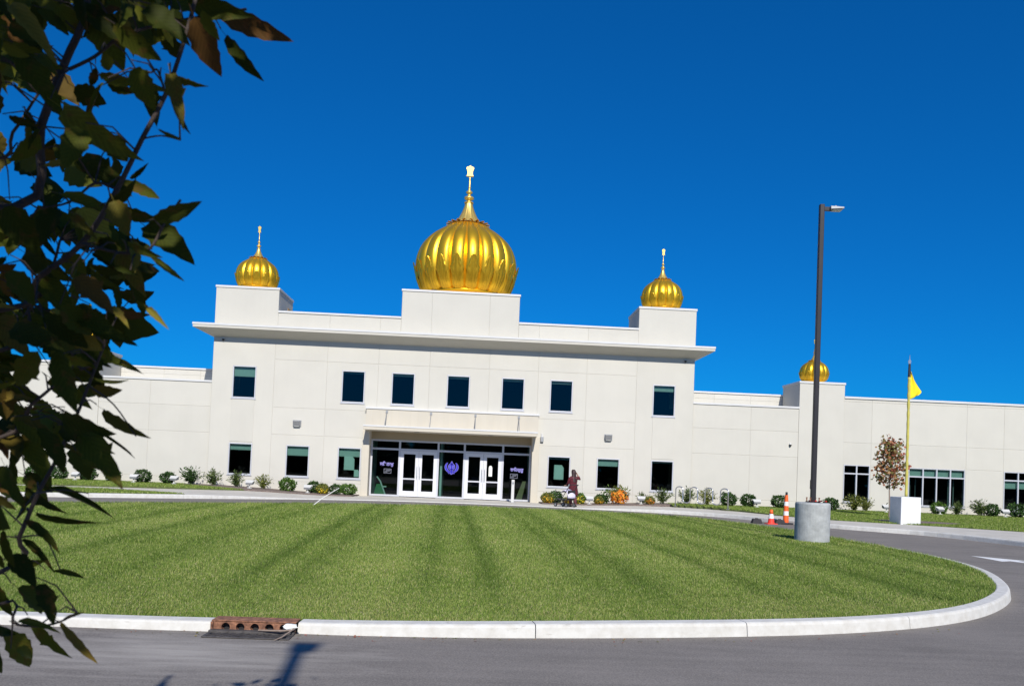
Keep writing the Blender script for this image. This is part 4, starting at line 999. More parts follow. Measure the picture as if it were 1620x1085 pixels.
for dx, lb in ((-.42, 'dark rubber block left of the small cone'), (.36, 'dark rubber block between the small cone and the striped tube')):
    x, y = 9.83+dx, -10.15; z_ = road_z(x, y); e = empty('rubber_block', (x, y, z_), label=lb, cat='block', group='rubber cone weights'); LOCAL = True
    MB().add([(-.17, -.12, 0), (.17, -.12, 0), (.17, .12, 0), (-.17, .12, 0), (-.13, -.09, .15), (.13, -.09, .15), (.13, .09, .15), (-.13, .09, .15)], [(0, 3, 2, 1), (4, 5, 6, 7), (0, 1, 5, 4), (1, 2, 6, 5), (2, 3, 7, 6), (3, 0, 4, 7)]).build('block', 'rubber', e, bevel=.015)
    MB().box(-.05, .05, -.02, .02, .15, .175).build('grip', 'rubber', e); LOCAL = False

# ------------------------------------------------------------------ bicycle rack
A, B = Vector((8.55, -2.35, 0)), Vector((10.25, -4.25, 0)); zb = soil_z(9.4, -3.3)
e = empty('bicycle_rack', (A.x, A.y, zb), label='grey steel wave bicycle rack of four hoops on the right', cat='bike rack')
pts = []; nh = 4; lo, hi, r_ = .28, .70, 1/(4*nh-2)*1.0
seg = 1/(2*nh-1)
for k in range(2*nh-1):
    c = (k+.5)*seg; upk = k % 2 == 0
    for a in np.linspace(math.pi, 0, 9):
        pts.append((c+seg/2*math.cos(a), (hi+seg*.9*math.sin(a)*1.0) if upk else (lo-seg*.9*math.sin(a)*1.0)))
pts = [(0, -.02)]+pts+[(1, -.02)]
MB().tube([(A.x+(B.x-A.x)*t, A.y+(B.y-A.y)*t, zb+h) for t, h in pts], .024, 8).build('wave_tube', 'steel', e, smooth=True)
for P_ in (A, B): MB().lathe([(.075, 0), (.075, .012)], 14, (P_.x, P_.y, soil_z(P_.x, P_.y)+.001)).build('foot_flange', 'steel', e)

# white marker rod leaning at the far lawn edge
zz = np_lawn(np.array([-5.0]), np.array([-12.3]))[0]
MB().tube([(-5.02, -12.3, zz-.1), (-4.62, -12.25, zz+.24), (-4.15, -12.2, zz+.56)], [.014, .013, .010], 6).build('marker_rod', 'reflective_white', label='thin white marker rod leaning at the far edge of the lawn', cat='rod')

# ------------------------------------------------------------------ flood lights along the beds
def flood(x, y, lb):
    z_ = soil_z(x, y)
    e = empty('flood_light', (x, y, z_), random.uniform(-.15, .15), label=lb, cat='flood light', group='ground flood lights along the wall'); e.scale = (.85,)*3; global LOCAL; LOCAL = True
    MB().lathe([(.13, 0), (.13, .05), (.06, .07)], 14).build('footing', 'fixture_white', e); MB().lathe([(.035, .06), (.03, .2)], 10).build('stem', 'fixture_white', e)
    MB().add([(-.17, -.10, .20), (.17, -.10, .20), (.21, .10, .26), (-.21, .10, .26), (-.17, -.12, .30), (.17, -.12, .30), (.21, .09, .42), (-.21, .09, .42)], [(0, 3, 2, 1), (4, 5, 6, 7), (0, 1, 5, 4), (1, 2, 6, 5), (2, 3, 7, 6), (3, 0, 4, 7)]).build('housing', 'fixture_grey', e, bevel=.012)
    MB().add([(-.18, -.13, .303), (.18, -.13, .303), (.22, .10, .423), (-.22, .10, .423), (-.18, -.13, .32), (.18, -.13, .32), (.22, .10, .44), (-.22, .10, .44)], [(0, 3, 2, 1), (4, 5, 6, 7), (0, 1, 5, 4), (1, 2, 6, 5), (2, 3, 7, 6), (3, 0, 4, 7)]).build('lid', 'fixture_white', e); LOCAL = False
for x, lb in ((-17.16, 'flood light at the foot of the far left wall behind leaves'), (-14.7, 'flood light on the grass left of the long dark shrub'), (-13.0, 'flood light right of the second bush on the left wing'), (-9.78, 'white flood light in the bed under the leftmost window'),
              (-7.29, 'white flood light left of the yellow flowers'), (4.98, 'white flood light among yellow flowers right of the walking woman'), (7.28, 'flood light beside the low orange flowers'), (12.44, 'flood light between the bike rack and the traffic cones'),
              (18.3, 'flood light near the young maple'), (20.75, 'flood light under the four-pane window'), (23.75, 'flood light near the far right window')):
    flood(x, -1.35, lb)

# ------------------------------------------------------------------ shrubs
def pts_round(n, seed, rx=.34, rz=.28, zc=.27):
    g = np.random.default_rng(seed); d = g.normal(size=(n, 3)); d /= np.linalg.norm(d, axis=1)[:, None]
    bump = 1+.14*np.sin(d[:, 0]*5+seed)*np.sin(d[:, 2]*6)+.10*np.sin(d[:, 1]*9)
    r_ = g.uniform(.72, 1, n)**.6*bump; p = d*r_[:, None]*np.array([rx, rx, rz]); p[:, 2] += zc; p = p[p[:, 2] > .01]; return p, None
def pts_spiky(n, seed, sp=.42, hh=.55):
    g = np.random.default_rng(seed); P_ = []; O = []
    for k in range(n):
        a = g.uniform(0, 6.28); o_ = g.uniform(.05, 1)*sp; top = hh*g.uniform(.6, 1.15)*(1-.35*(o_/sp)**2); e_ = np.array([math.cos(a)*o_, math.sin(a)*o_, top])
        for t in np.linspace(.12, 1, 11):
            P_.append(np.array([e_[0]*t**1.1, e_[1]*t**1.1, top*(t**.8)])+g.normal(scale=.018, size=3)); O.append(e_*np.array([1, 1, .9])*1.8)
    return np.array(P_), np.array(O)
PROTO = {}
def proto(kind, mat, seed):
    key = (kind, mat, seed)
    if key in PROTO: return PROTO[key]
    if kind == 'round': p, o_ = pts_round(1100, seed); V, T = leaf_cloud(p, .075, .4, seed)
    elif kind == 'spiky': p, o_ = pts_spiky(60, seed); V, T = leaf_cloud(p, .11, .16, seed, o_)
    elif kind == 'loose': p, o_ = pts_spiky(16, seed, .34, .5); V, T = leaf_cloud(p[::2], .10, .34, seed)
    PROTO[key] = numpy_mesh('foliage', V, T, mat); return PROTO[key]
STEM = MB().tube([(0, 0, -.05), (.0, .01, .16), (.02, 0, .3)], [.02, .015, .006], 6).tube([(0, 0, .0), (.09, .03, .24)], [.012, .004], 5).tube([(0, 0, .0), (-.08, -.05, .24)], [.012, .004], 5).mesh('stem', 'bark')
def bloom_mesh(n, seed, mat, rx=.33, rz=.26, zc=.2, size=.035):
    g = np.random.default_rng(seed); p, _ = pts_round(n, seed, rx, rz, zc); V = []; T = []
    for q in p:
        c = np.array([0, 0, zc]); d = q-c; d /= np.linalg.norm(d)+1e-6; d += g.normal(scale=.25, size=3); d /= np.linalg.norm(d)
        u_ = np.cross(d, [.3, .5, .8]); u_ /= np.linalg.norm(u_); v_ = np.cross(d, u_); s_ = size*g.uniform(.7, 1.3); k = len(V); V.append(q+d*s_*.35)
        for i in range(6): a = i*math.pi/3; V.append(q+(u_*math.cos(a)+v_*math.sin(a))*s_)
        for i in range(6): T.append((k, k+1+i, k+1+(i+1) % 6))
    return numpy_mesh('blossoms', np.array(V), np.array(T), mat)
def shrub(kind, mat, x, y, s_, lb, name='shrub', cat='shrub', bloom=None, seed=1, grp='shrubs along the building', sz=None):
    e = empty(name, (x, y, soil_z(x, y)+(.03 if name != 'x' else 0)), random.uniform(0, 6.28), label=lb, cat=cat, group=grp); k_ = 1.10 if kind == 'spiky' else 1.0; e.scale = (s_*k_, s_*k_, (sz or s_)*k_); global LOCAL; LOCAL = True
    link('foliage', proto(kind, mat, seed), e, kind='stuff'); link('stem', STEM, e)
    if bloom: link('blossoms', bloom, e, kind='stuff')
    LOCAL = False; return e
YB = bloom_mesh(230, 21, 'bloom_yellow'); AB = bloom_mesh(300, 22, 'bloom_amber'); OB = bloom_mesh(330, 23, 'bloom_orange')
S = shrub
S('round', 'bush_dark', -19.1, -.9, 1.0, 'round bush at the far left foot of the wall, behind leaves', seed=1)
S('round', 'bush_dark', -18.05, -.9, .95, 'second round bush from the far left, behind leaves', seed=2)
S('round', 'bush_dark', -16.85, -.9, 1.0, 'round bush right of the flood light at far left', seed=3)
S('round', 'bush_dark', -15.8, -.9, .95, 'dark round bush half hidden by the lowest big leaf', seed=1)
S('round', 'bush_dark', -14.5, -.95, 1.0, 'dark bush just right of the flood light on the left lawn', seed=2)
S('round', 'bush_dark', -13.4, -.95, .9, 'small dark bush left of the long spreading shrub', seed=3)
S('spiky', 'bush_dark', -12.45, -.9, 1.25, 'long dark spreading shrub at the corner of the main block', seed=4, sz=1.1)
S('spiky', 'bush_spiky', -11.5, -.9, 1.0, 'pale spiky shrub left of the leftmost window', seed=5)
S('spiky', 'bush_spiky', -10.5, -.9, 1.0, 'spiky shrub directly under the leftmost ground-floor window', seed=6)
S('spiky', 'bush_olive', -9.3, -.9, .9, 'yellow-green spiky shrub between the two leftmost windows', seed=7)
S('round', 'bush_bright', -8.25, -.95, 1.0, 'bright round bush under the second ground-floor window', seed=5)
S('round', 'bush_dark', -7.15, -.7, .9, 'dark round bush behind the flood light by the yellow flowers', seed=6)
S('round', 'bush_olive', -6.65, -1.25, .8, 'low bush covered in yellow flowers left of the entrance', 'flower_bush', 'flowers', YB, 7)
S('round', 'bush_dark', -6.15, -1.0, .8, 'small dark bush right of the yellow flowers', seed=2)
S('round', 'bush_bright', -5.6, -1.0, 1.05, 'wide clipped bush against the left entrance pillar', seed=8, sz=.85)
S('round', 'bush_olive', 3.15, -1.15, .82, 'amber flower bush against the right entrance pillar', 'flower_bush', 'flowers', AB, 3)
S('round', 'bush_dark', 3.55, -.75, .95, 'dark green bush behind the amber flowers at the right pillar', seed=4)
S('round', 'bush_olive', 3.95, -1.4, .5, 'tiny orange flower tuft beside the stroller', 'flower_bush', 'flowers', AB, 5)
S('round', 'bush_bright', 4.55, -1.2, .85, 'green bush with yellow flowers right of the walking woman', 'flower_bush', 'flowers', YB, 6)
S('round', 'bush_olive', 5.4, -1.35, .62, 'small yellow flower bush right of the flood light', 'flower_bush', 'flowers', AB, 1)
S('round', 'bush_dark', 5.55, -.8, .75, 'small dark bush behind the small yellow flowers', seed=3)
S('loose', 'bush_bright', 5.85, -.75, 1.1, 'loose green plant at the left of the large orange bush', 'leafy_plant', 'plant', None, 9, sz=1.4)
S('spiky', 'bush_olive', 6.3, -1.15, 1.15, 'large bright orange flowering bush under the middle right window', 'flower_bush', 'flowers', OB, 8, sz=1.25)
S('spiky', 'bush_spiky', 7.45, -.75, .75, 'spiky green plant behind the flood light near the low orange flowers', seed=6)
S('round', 'bush_olive', 7.6, -1.65, .62, 'low orange flower clump at the front edge of the bed', 'flower_bush', 'flowers', OB, 2)
S('spiky', 'bush_spiky', 8.3, -1.0, 1.0, 'spiky shrub left of the bicycle rack under the last window', seed=4)
S('spiky', 'bush_spiky', 9.4, -1.0, 1.0, 'green spiky shrub behind the left hoops of the bike rack', seed=5)
S('spiky', 'bush_olive', 10.3, -1.0, 1.05, 'olive spiky shrub behind the right hoops of the bike rack', seed=7)
S('round', 'bush_dark', 11.25, -1.0, 1.05, 'dark round bush at the right end of the bike rack', seed=6)
S('round', 'bush_dark', 12.2, -.9, 1.0, 'dark bush left of the flood light past the bike rack', seed=1)
S('round', 'bush_dark', 13.6, -.9, 1.0, 'dark round bush behind the striped traffic tube', seed=2)
S('round', 'bush_dark', 15.95, -.95, .95, 'dark bush just right of the lamp base', seed=3)
S('spiky', 'bush_olive', 17.0, -.95, 1.1, 'wide olive shrub under the two-column window', seed=8)
S('spiky', 'bush_olive', 17.55, -.95, .85, 'smaller olive shrub joined to the wide one under the two-column window', seed=9)
S('loose', 'bush_dark', 18.55, -1.3, 1.0, 'sparse dark rose bush left of the young maple', 'rose_bush', 'shrub', None, 10)
S('round', 'bush_bright', 20.95, -.9, .95, 'green bush behind the flood light under the four-pane window', seed=5)
S('spiky', 'bush_spiky', 21.75, -.95, .9, 'spiky shrub under the right half of the four-pane window', seed=6)
S('spiky', 'bush_spiky', 22.75, -1.0, 1.05, 'spreading spiky shrub on bare wall right of the four-pane window', seed=4)
S('round', 'bush_dark', 23.3, -1.05, 1.0, 'dark round bush left of the last window', seed=7)
S('round', 'bush_dark', 24.5, -1.0, 1.1, 'dark bush at the right picture edge under the last window', seed=8)

# ------------------------------------------------------------------ the woman and the stroller
px_, py_ = 4.0, -3.4; pz = side_z(px_, py_)
pr = empty('person', (px_, py_, pz), R(25), label='woman in maroon printed tunic raising one hand to her head on the sidewalk', cat='person'); LOCAL = True
J = {'pel': (0, 0, .80, .10), 'wst': (0, 0, .95, .095), 'che': (0, 0, 1.13, .105), 'nek': (0, .01, 1.27, .045), 'hd0': (0, .02, 1.35, .075), 'hd1': (0, .02, 1.45, .085),
     'lh': (-.08, 0, .76, .075), 'lk': (-.09, .05, .42, .052), 'la': (-.09, -.02, .07, .036), 'lt': (-.09, .12, .035, .03), 'rh': (.08, 0, .76, .075), 'rk': (.09, .0, .42, .052), 'ra': (.09, -.10, .08, .036), 'rt': (.09, .04, .03, .03),
     'ls': (-.155, 0, 1.20, .05), 'le': (-.20, .06, .97, .036), 'lw': (-.17, .25, .87, .025), 'lp': (-.165, .31, .87, .028), 'rs': (.155, 0, 1.20, .05), 're': (.33, .05, 1.16, .036), 'rw': (.20, .06, 1.36, .025), 'rp': (.165, .06, 1.40, .028)}
ED = [('pel', 'wst'), ('wst', 'che'), ('che', 'nek'), ('nek', 'hd0'), ('hd0', 'hd1'), ('pel', 'lh'), ('lh', 'lk'), ('lk', 'la'), ('la', 'lt'), ('pel', 'rh'), ('rh', 'rk'), ('rk', 'ra'), ('ra', 'rt'),
      ('che', 'ls'), ('ls', 'le'), ('le', 'lw'), ('lw', 'lp'), ('che', 'rs'), ('rs', 're'), ('re', 'rw'), ('rw', 'rp')]
for sd, b, dr_ in (('l', 'lp', Vector((0, 1, -.25))), ('r', 'rp', Vector((-.65, .1, .75)))):
    bp = Vector(J[b][:3]); dr_.normalize(); sdv = Vector((1, 0, 0)) if sd == 'l' else Vector((0, 1, 0))
    for k in range(5):
        ln = (.05, .065, .07, .065, .05)[k]; off = sdv*((k-2)*.014); q = bp+off+(dr_*ln if k else (dr_*.5+sdv*-.9)*.045); q2 = q+dr_*.02+Vector((0, 0, -.015))
        J[f'{sd}f{k}'] = (*q, .0085); J[f'{sd}g{k}'] = (*q2, .007); ED += [(b, f'{sd}f{k}'), (f'{sd}f{k}', f'{sd}g{k}')]
keys = list(J); me = bpy.data.meshes.new('body'); me.from_pydata([J[k][:3] for k in keys], [(keys.index(a), keys.index(b)) for a, b in ED], []); me.materials.append(MATS['skin'])
bo_ = link('body', me, pr); sk = bo_.modifiers.new('skin', 'SKIN')
for i, k in enumerate(keys): me.skin_vertices[0].data[i].radius = (J[k][3], J[k][3])
me.skin_vertices[0].data[keys.index('pel')].use_root = True
sk.use_smooth_shade = True; bo_.modifiers.new('sub', 'SUBSURF').render_levels = 2
def loft(rings, n=18):
    m = MB(); vs = []; fs = []
    for (cx, cy, z_, rx, ry) in rings:
        for k in range(n): a = 2*math.pi*k/n; w_ = 1+.05*math.cos(a*5+z_*3)*(1 if z_ < .8 else 0); vs.append((cx+rx*w_*math.cos(a), cy+ry*w_*math.sin(a), z_))
    for j in range(len(rings)-1):
        for k in range(n): fs.append((j*n+k, j*n+(k+1) % n, (j+1)*n+(k+1) % n, (j+1)*n+k))
    return m.add(vs, fs)
loft([(0, 0, 1.285, .06, .055), (0, 0, 1.25, .15, .085), (0, 0, 1.18, .19, .115), (0, 0, 1.08, .185, .13), (0, 0, .95, .165, .125), (0, 0, .82, .19, .145), (0, 0, .62, .215, .165), (0, 0, .47, .225, .175)]).build('tunic', 'maroon', pr, smooth=True)
MB().tube([J['ls'][:3], J['le'][:3], (-.185, .16, .92)], [.068, .056, .05], 10).build('sleeve', 'maroon', pr, smooth=True); MB().tube([J['rs'][:3], J['re'][:3], (.27, .055, 1.25)], [.068, .056, .05], 10).build('sleeve', 'maroon', pr, smooth=True)
MB().tube([(-.08, 0, .74), J['lk'][:3], (-.09, -.01, .11)], [.10, .082, .062], 10).build('trouser_leg', 'maroon_print', pr, smooth=True); MB().tube([(.08, 0, .74), J['rk'][:3], (.09, -.085, .12)], [.10, .082, .062], 10).build('trouser_leg', 'maroon_print', pr, smooth=True)
loft([(0, .02, 1.545, .02, .02), (0, .015, 1.53, .065, .07), (0, .0, 1.47, .095, .10), (0, -.012, 1.39, .098, .095), (0, -.04, 1.28, .10, .06), (0, -.085, 1.15, .10, .04), (0, -.12, 1.02, .07, .025)]).build('hair', 'hair', pr, smooth=True)
loft([(0, -.002, 1.225, .175, .10), (0, -.004, 1.20, .192, .118), (0, -.004, 1.185, .192, .12)]).build('scarf_border', 'maroon_print', pr, smooth=True)
for s_ in ('l', 'r'): q = J[s_+'a']; MB().tube([(q[0], q[1]-.05, .035), (q[0], q[1]+.05, .04), (q[0], q[1]+.15, .03)], [.034, .042, .03], 8).build('shoe', 'black', pr, smooth=True)
LOCAL = False
sx_, sy_ = 3.66, -3.75
e = empty('stroller', (sx_, sy_, side_z(sx_, sy_)), R(38), label='black stroller with lavender-white canopy pushed by the woman', cat='stroller'); LOCAL = True
vs = []; fs = []; na, nb = 10, 8
for j in range(na+1):
    a = R(35+155*j/na)
    for i in range(nb+1):
        x = -.22+.44*i/nb; rr = .30*(1-.18*(2*i/nb-1)**2); vs.append((x, -.12+rr*math.cos(a), .42+rr*1.05*math.sin(a)))
for j in range(na):
    for i in range(nb): k = j*(nb+1)+i; fs.append((k, k+1, k+nb+2, k+nb+1))
o = MB().add(vs, fs).build('canopy', 'stroller_cloth', e, smooth=True); o.modifiers.new('thick', 'SOLIDIFY').thickness = .012
MB().add([(-.2, -.32, .30), (.2, -.32, .30), (.2, .10, .26), (-.2, .10, .26), (-.2, -.38, .68), (.2, -.38, .68), (-.2, .3, .30), (.2, .3, .30)], [(0, 1, 2, 3), (0, 4, 5, 1), (3, 2, 7, 6)]).build('seat', 'black', e).modifiers.new('thick', 'SOLIDIFY').thickness = .04
for s_ in (-.22, .22):
    MB().tube([(s_, .34, .08), (s_, -.05, .38), (s_, -.42, .86), (s_, -.50, .92)], .014, 8).build('side_tube', 'black', e); MB().tube([(s_, -.30, .08), (s_, 0, .34)], .014, 8).build('rear_leg', 'black', e)
    for yy in (.34, -.30):
        wv = MB(); wv.tube([(s_-.02, yy, .085), (s_+.02, yy, .085)], .085, 18); w2 = wv.build('wheel', 'rubber', e); MB().tube([(s_-.024, yy, .085), (s_+.024, yy, .085)], .045, 12).build('rim', 'fixture_grey', w2)
MB().tube([(-.22, -.50, .92), (.22, -.50, .92)], .018, 8).build('handle', 'black', e)
MB().tube([(-.22, -.30, .085), (.22, -.30, .085)], .010, 6).build('axle', 'black', e)
LOCAL = False

# ------------------------------------------------------------------ woods across the road, behind the photographer
g = np.random.default_rng(31); wp = []
for k in range(70):
    cx_ = -140+k*4.1+g.uniform(-1, 1); cy_ = -118+g.uniform(-5, 5); hh_ = g.uniform(8, 12)
    d = g.normal(size=(420, 3)); d /= np.linalg.norm(d, axis=1)[:, None]; wp.append(np.array([cx_, cy_, hh_*.5])+d*np.array([4.2, 4.2, hh_*.52])*g.uniform(.7, 1.05, 420)[:, None])
wp = np.concatenate(wp); wp = wp[wp[:, 2] > 0]
V, T = leaf_cloud(wp, 1.5, .45, 32); link('distant_woods', numpy_mesh('distant_woods', V, T, 'bush_dark'), label='dark belt of woods across the road behind the photographer', cat='woods', kind='stuff')

# ------------------------------------------------------------------ the near tree at the left
NT = empty('broadleaf_tree', (-1.55, -36.6, road_z(0, -36)), label='dark leafy tree close to the camera along the left edge', cat='tree')
zb = road_z(0, -36)
TR_ = [Vector((-1.55, -36.6, zb-.05)), Vector((-1.52, -36.58, zb+.9)), Vector((-1.50, -36.55, zb+1.7)), Vector((-1.46, -36.6, zb+2.6)), Vector((-1.40, -36.75, zb+3.6))]
MB().tube(TR_, [.055, .045, .038, .028, .014], 10).build('trunk', 'bark', NT, smooth=True)
BR_ = [([(20, 330), (65, 200), (105, 95), (130, 40), (142, -20)], 1.55, 15, 10, 1.75), ([(0, 490), (60, 440), (130, 385), (185, 300), (225, 220), (262, 150), (290, 70), (312, -10)], 1.45, 10, 6, 1.55),
       ([(0, 905), (30, 850), (60, 780), (85, 735), (120, 660), (140, 610), (165, 545)], 1.5, 8, 4, .95), ([(-20, 560), (40, 500), (80, 430), (95, 380)], 1.6, 7, 4, 1.45), ([(-20, 700), (50, 640), (100, 600), (150, 575)], 1.55, 7, 3, 1.2),
       ([(-20, 960), (20, 985), (60, 990), (95, 983), (122, 968)], 1.45, 5, 3, .75), ([(-30, 250), (20, 210), (60, 150), (90, 120)], 1.6, 6, 3, 1.9), ([(130, 385), (190, 400), (235, 395), (262, 350), (286, 316)], 1.42, 5, 4, None),
       ([(110, 110), (150, 90), (190, 60), (250, 40), (330, 25), (390, 15)], 1.5, 6, 4, None), ([(262, 150), (250, 112), (240, 115)], 1.45, 4, 3, None), ([(225, 220), (255, 215), (285, 222)], 1.45, 3, 2, None),
       ([(60, 780), (100, 775), (140, 780)], 1.5, 3, 2, None), ([(30, 850), (70, 850), (95, 900)], 1.5, 3, 2, None), ([(140, 610), (180, 640), (215, 690)], 1.5, 3, 2, None), ([(185, 300), (150, 290), (110, 320), (60, 330)], 1.5, 5, 3, None)]
LIMB = []; BASES = []
for pl, dp, t0, t1, zt_ in BR_:
    P3 = [px_point(x, y, dp) for x, y in pl]; n = len(P3); rr = [(t0+(t1-t0)*k/(n-1))*dp/F_PX/2 for k in range(n)]
    if zt_ is not None: P3 = [Vector((-1.50, -36.57, zb+zt_-.15)), (Vector((-1.50, -36.57, zb+zt_))+P3[0])*.5]+P3; rr = [rr[0]*1.15, rr[0]*1.1]+rr
    P3 = [Vector(q) for q in catmull([tuple(p) for p in P3], 4)]; rr = list(np.interp(np.linspace(0, len(rr)-1, len(P3)), range(len(rr)), rr))
    MB().tube(P3, rr, 7).build('limb', 'bark', NT, smooth=True); LIMB += P3
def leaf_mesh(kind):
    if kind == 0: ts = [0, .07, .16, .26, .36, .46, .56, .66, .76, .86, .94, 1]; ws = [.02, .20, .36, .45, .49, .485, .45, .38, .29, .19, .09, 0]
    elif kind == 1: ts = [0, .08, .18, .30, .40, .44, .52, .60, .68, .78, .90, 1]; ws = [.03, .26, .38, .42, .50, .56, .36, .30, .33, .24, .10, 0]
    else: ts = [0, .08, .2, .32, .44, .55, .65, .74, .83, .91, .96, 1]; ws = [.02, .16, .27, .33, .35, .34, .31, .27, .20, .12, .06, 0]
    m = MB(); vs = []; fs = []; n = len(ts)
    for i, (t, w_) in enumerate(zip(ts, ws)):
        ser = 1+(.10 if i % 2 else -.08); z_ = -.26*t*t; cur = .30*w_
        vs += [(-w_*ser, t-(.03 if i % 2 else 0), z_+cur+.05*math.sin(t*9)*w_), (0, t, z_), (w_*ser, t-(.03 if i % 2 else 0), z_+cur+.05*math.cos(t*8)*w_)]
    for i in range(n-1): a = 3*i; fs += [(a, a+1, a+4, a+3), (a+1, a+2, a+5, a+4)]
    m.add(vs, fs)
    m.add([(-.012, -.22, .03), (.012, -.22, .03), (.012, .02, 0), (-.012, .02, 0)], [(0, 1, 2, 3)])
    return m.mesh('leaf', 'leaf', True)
LM = [leaf_mesh(k) for k in range(3)]
def put_leaf(x0, y0, x1, y1, wpx, dp, tw=None, dd=None, kind=None):
    b = px_point(x0, y0, dp); t = px_point(x1, y1, dp+(random.uniform(-.05, .05) if dd is None else dd))
    ax_ = t-b; L_ = ax_.length; ax_.normalize(); nrm = (CAM-b).normalized(); nrm = (nrm-ax_*nrm.dot(ax_)).normalized()
    tw = random.uniform(-.7, .7) if tw is None else tw
    nrm = Quaternion(ax_, tw) @ nrm; sd = ax_.cross(nrm).normalized(); wd = wpx*.78*dp/F_PX/.98
    o = link('leaf', LM[random.choice((0, 0, 1, 2)) if kind is None else kind], NT)
    Mx = Matrix.Identity(4)
    for i in range(3): Mx[i][0] = sd[i]*wd; Mx[i][1] = ax_[i]*L_; Mx[i][2] = nrm[i]*L_*.8; Mx[i][3] = b[i]
    o.matrix_basis = Mx; BASES.append(b-ax_*L_*.2)
    return o
HERO = [(15, 10, 85, 80, 36), (8, 25, 60, 125, 62), (30, 90, 98, 172, 56), (118, 8, 205, 62, 62), (150, 18, 192, 104, 72), (180, 40, 250, 98, 60), (200, 5, 242, 74, 58), (228, 15, 302, 62, 56), (268, 58, 282, 98, 40), (163, 84, 176, 118, 26), (150, 108, 144, 142, 18), (158, 117, 218, 137, 26),
    (118, 138, 168, 168, 46), (214, 108, 240, 172, 50), (224, 130, 252, 194, 44), (268, 114, 330, 146, 20), (270, 118, 288, 192, 36), (284, 178, 298, 214, 10), (14, 184, 62, 202, 18), (40, 178, 62, 218, 15), (100, 172, 204, 252, 66), (250, 204, 292, 226, 12), (308, 28, 346, 124, 54), (345, 18, 446, 62, 58), (358, 58, 402, 122, 40),
    (298, 4, 392, 26, 42), (320, 18, 346, 68, 26), (165, 214, 206, 258, 46), (128, 252, 202, 298, 52), (195, 288, 254, 312, 34), (206, 282, 230, 266, 14), (70, 262, 112, 254, 14), (98, 308, 182, 332, 42), (188, 330, 252, 352, 28), (244, 346, 318, 324, 34), (180, 318, 202, 370, 46), (230, 358, 302, 404, 58), (130, 328, 172, 404, 62),
    (8, 328, 62, 402, 60), (238, 404, 287, 442, 18), (190, 398, 226, 462, 46), (200, 428, 236, 504, 34), (234, 488, 260, 513, 14), (214, 478, 252, 502, 12), (124, 555, 230, 583, 28), (150, 598, 206, 608, 9), (164, 648, 223, 694, 26), (154, 684, 219, 721, 9), (80, 598, 142, 642, 42), (60, 678, 112, 744, 62), (130, 688, 192, 762, 54),
    (100, 658, 166, 692, 52), (38, 698, 82, 762, 42), (20, 638, 62, 702, 52), (8, 598, 62, 642, 50), (60, 556, 18, 622, 52), (90, 556, 112, 642, 62), (78, 774, 178, 804, 14), (58, 810, 142, 833, 14), (38, 824, 94, 860, 30), (34, 854, 88, 897, 16), (84, 903, 140, 912, 12), (18, 878, 57, 922, 40), (60, 924, 92, 988, 40), (28, 930, 78, 968, 44),
    (100, 980, 132, 966, 10), (96, 984, 150, 1050, 24), (54, 984, 106, 1046, 27), (8, 998, 57, 1058, 46), (28, 984, 92, 992, 16), (6, 838, 16, 902, 30), (8, 738, 32, 804, 32), (60, 440, 120, 500, 56), (120, 440, 180, 490, 50), (40, 500, 100, 560, 56), (110, 490, 190, 530, 40), (140, 520, 215, 540, 30), (10, 430, 60, 480, 50), (0, 500, 40, 560, 50),
    (20, 70, 90, 110, 50), (90, 10, 130, 60, 46), (60, 15, 110, 50, 40), (255, 0, 330, 12, 40), (170, 130, 214, 150, 26), (130, 205, 100, 260, 50), (60, 210, 20, 262, 40), (150, 380, 210, 420, 44), (90, 330, 60, 380, 46), (40, 400, 100, 440, 50), (100, 400, 140, 450, 46), (70, 498, 138, 548, 60), (96, 486, 150, 530, 50), (60, 530, 128, 552, 44), (110, 520, 160, 556, 44), (20, 520, 90, 545, 50)]
nleaf = 0
for h in HERO: put_leaf(*h, random.uniform(1.3, 1.6)); nleaf += 1
FILL = [(-40, -30), (300, -30), (250, 70), (215, 90), (230, 150), (205, 190), (150, 190), (185, 255), (170, 300), (215, 380), (225, 420), (190, 450), (190, 510), (150, 550), (150, 690), (120, 735), (60, 750), (30, 830), (40, 930), (60, 1000), (20, 1060), (-40, 1080)]
GAPS = [(105, 70, 22), (125, 120, 18), (30, 165, 25), (85, 205, 12), (20, 215, 10), (180, 100, 15), (195, 118, 14), (197, 187, 22), (250, 95, 16), (240, 180, 10), (150, 225, 18), (20, 288, 22), (52, 322, 14), (108, 300, 16), (205, 345, 14), (50, 402, 14), (112, 408, 10),
        (60, 590, 16), (85, 625, 12), (120, 640, 14), (55, 725, 14), (105, 738, 14), (160, 665, 14), (130, 665, 12), (30, 440, 10), (150, 470, 10), (90, 470, 10)]
tries = 0
while nleaf < 300 and tries < 20000:
    tries += 1
    x, y = random.uniform(-40, 300), random.uniform(-30, 1080)
    if not in_poly(np.array([[x, y]]), FILL)[0]: continue
    if y > 780 and random.random() < .80: continue
    if 90 < y < 330 and random.random() < .45: continue
    a = random.gauss(.75, .8); l_ = random.uniform(32, 64)
    if any(math.hypot(x+l_*f_*math.cos(a)-gx, y+l_*f_*math.sin(a)-gy) < gr+l_*(.30 if .2 < f_ < .9 else .08) for gx, gy, gr in GAPS for f_ in (0, .3, .55, .8, 1)): continue
    put_leaf(x, y, x+l_*math.cos(a), y+l_*math.sin(a), l_*random.uniform(.35, .75), random.uniform(1.35, 1.9), tw=random.uniform(-1, 1)); nleaf += 1
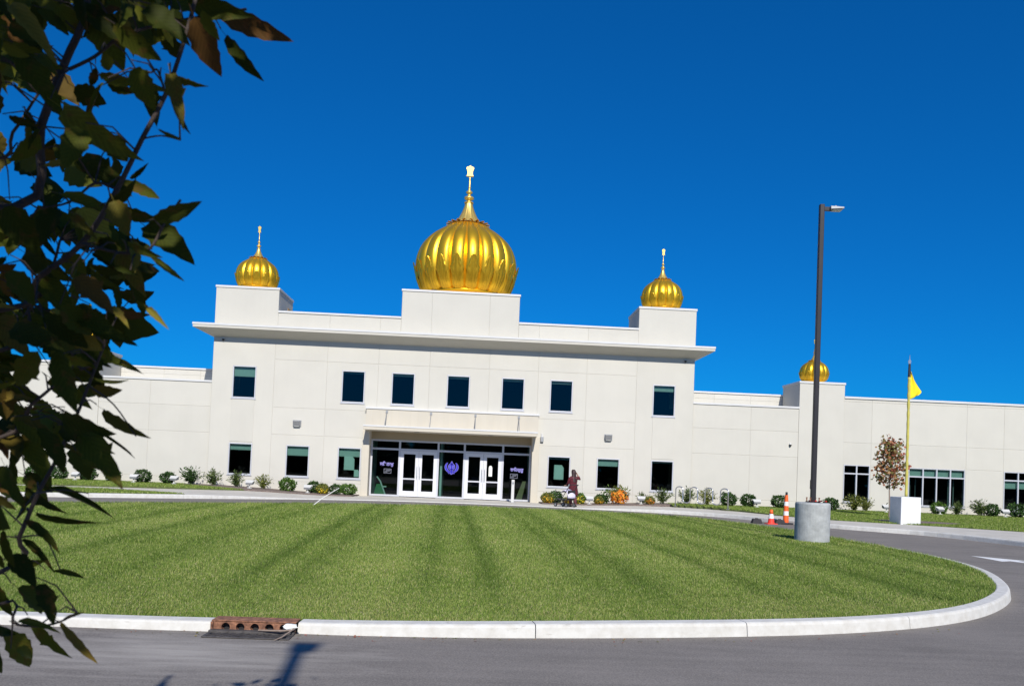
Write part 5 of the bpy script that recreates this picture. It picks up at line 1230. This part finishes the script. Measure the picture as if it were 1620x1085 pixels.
# smaller leaves deeper in the same boughs
fv = []; ft = []; lv = np.array([v.co[:] for v in LM[0].vertices]); lf = []
for p_ in LM[0].polygons:
    q = list(p_.vertices)
    for i in range(1, len(q)-1): lf.append((q[0], q[i], q[i+1]))
lf = np.array(lf); cnt = 0; tries = 0
while cnt < 190 and tries < 20000:
    tries += 1; x, y = random.uniform(-40, 260), random.uniform(-30, 770)
    if not in_poly(np.array([[x, y]]), FILL)[0]: continue
    if y < 380 and x > 90 and y > 60 and random.random() < .75: continue
    a = random.gauss(.8, .9); l_ = random.uniform(30, 62)
    if any(math.hypot(x+l_*f_*math.cos(a)-gx, y+l_*f_*math.sin(a)-gy) < gr+l_*.22 for gx, gy, gr in GAPS for f_ in (0, .3, .6, 1)): continue
    dp = random.uniform(1.55, 2.0); b = px_point(x, y, dp); t = px_point(x+l_*math.cos(a), y+l_*math.sin(a), dp+random.uniform(-.05, .05))
    ax_ = t-b; L_ = ax_.length; ax_.normalize(); nrm = (CAM-b).normalized(); nrm = (nrm-ax_*nrm.dot(ax_)).normalized(); nrm = Quaternion(ax_, random.uniform(-1, 1)) @ nrm; sd = ax_.cross(nrm).normalized()
    Mx = np.array([tuple(sd*L_*random.uniform(.45, .75)), tuple(ax_*L_), tuple(nrm*L_*.8)]); ft.append(lf+len(lv)*cnt); fv.append(lv @ Mx+np.array(b)); BASES.append(b-ax_*L_*.2); cnt += 1
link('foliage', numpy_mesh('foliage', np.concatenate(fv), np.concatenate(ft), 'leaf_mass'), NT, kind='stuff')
tw_ = MB(); LA = np.array([tuple(p) for p in LIMB])
for b in BASES:
    d = np.linalg.norm(LA-np.array(b), axis=1); k = int(d.argmin())
    if .01 < d[k] < .13:
        q = Vector(LA[k]); mid = (q+b)*.5+Vector((0, 0, d[k]*.15)); tw_.tube([q, mid, b], [.0018, .0013, .0009], 5)
tw_.build('twigs', 'bark', NT, kind='stuff')
# the rest of the crown, overhead and behind the photographer, which shades the leaves in view
g = np.random.default_rng(77); pts = []
fwn, rtn, upn, cn_, sd_ = [np.array(v) for v in (fw, rt, up, CAM, sun_dir)]
FP_ = np.array(FILL)
while len(pts) < 640:
    x, y = g.uniform(-60, 420), g.uniform(-40, 1060)
    if not in_poly(np.array([[x, y]]), FILL)[0] and not (y < 130 and x < 430) and g.uniform() < .9: continue
    p = np.array(px_point(x, y, g.uniform(1.3, 1.8)))+sd_*g.uniform(.3, 2.6)+g.normal(scale=.10, size=3)
    d = p-cn_; zc_ = d@fwn
    if zc_ > .02:
        X_ = 810+F_PX*(d@rtn)/zc_; Y_ = CY-F_PX*(d@upn)/zc_
        if X_ > -60 and Y_ > -60: continue
    if np.linalg.norm(d) < .35 or p[2] < .3: continue
    pts.append(p)
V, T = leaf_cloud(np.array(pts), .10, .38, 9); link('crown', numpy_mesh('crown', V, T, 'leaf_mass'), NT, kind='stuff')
for k in range(10):
    q = pts[k*60]; b = TR_[3].lerp(TR_[4], k/10); MB().tube([b, (Vector(b)+Vector(q))*.5+Vector((0, 0, .1)), q], [.012, .008, .003], 6).build('limb', 'bark', NT)
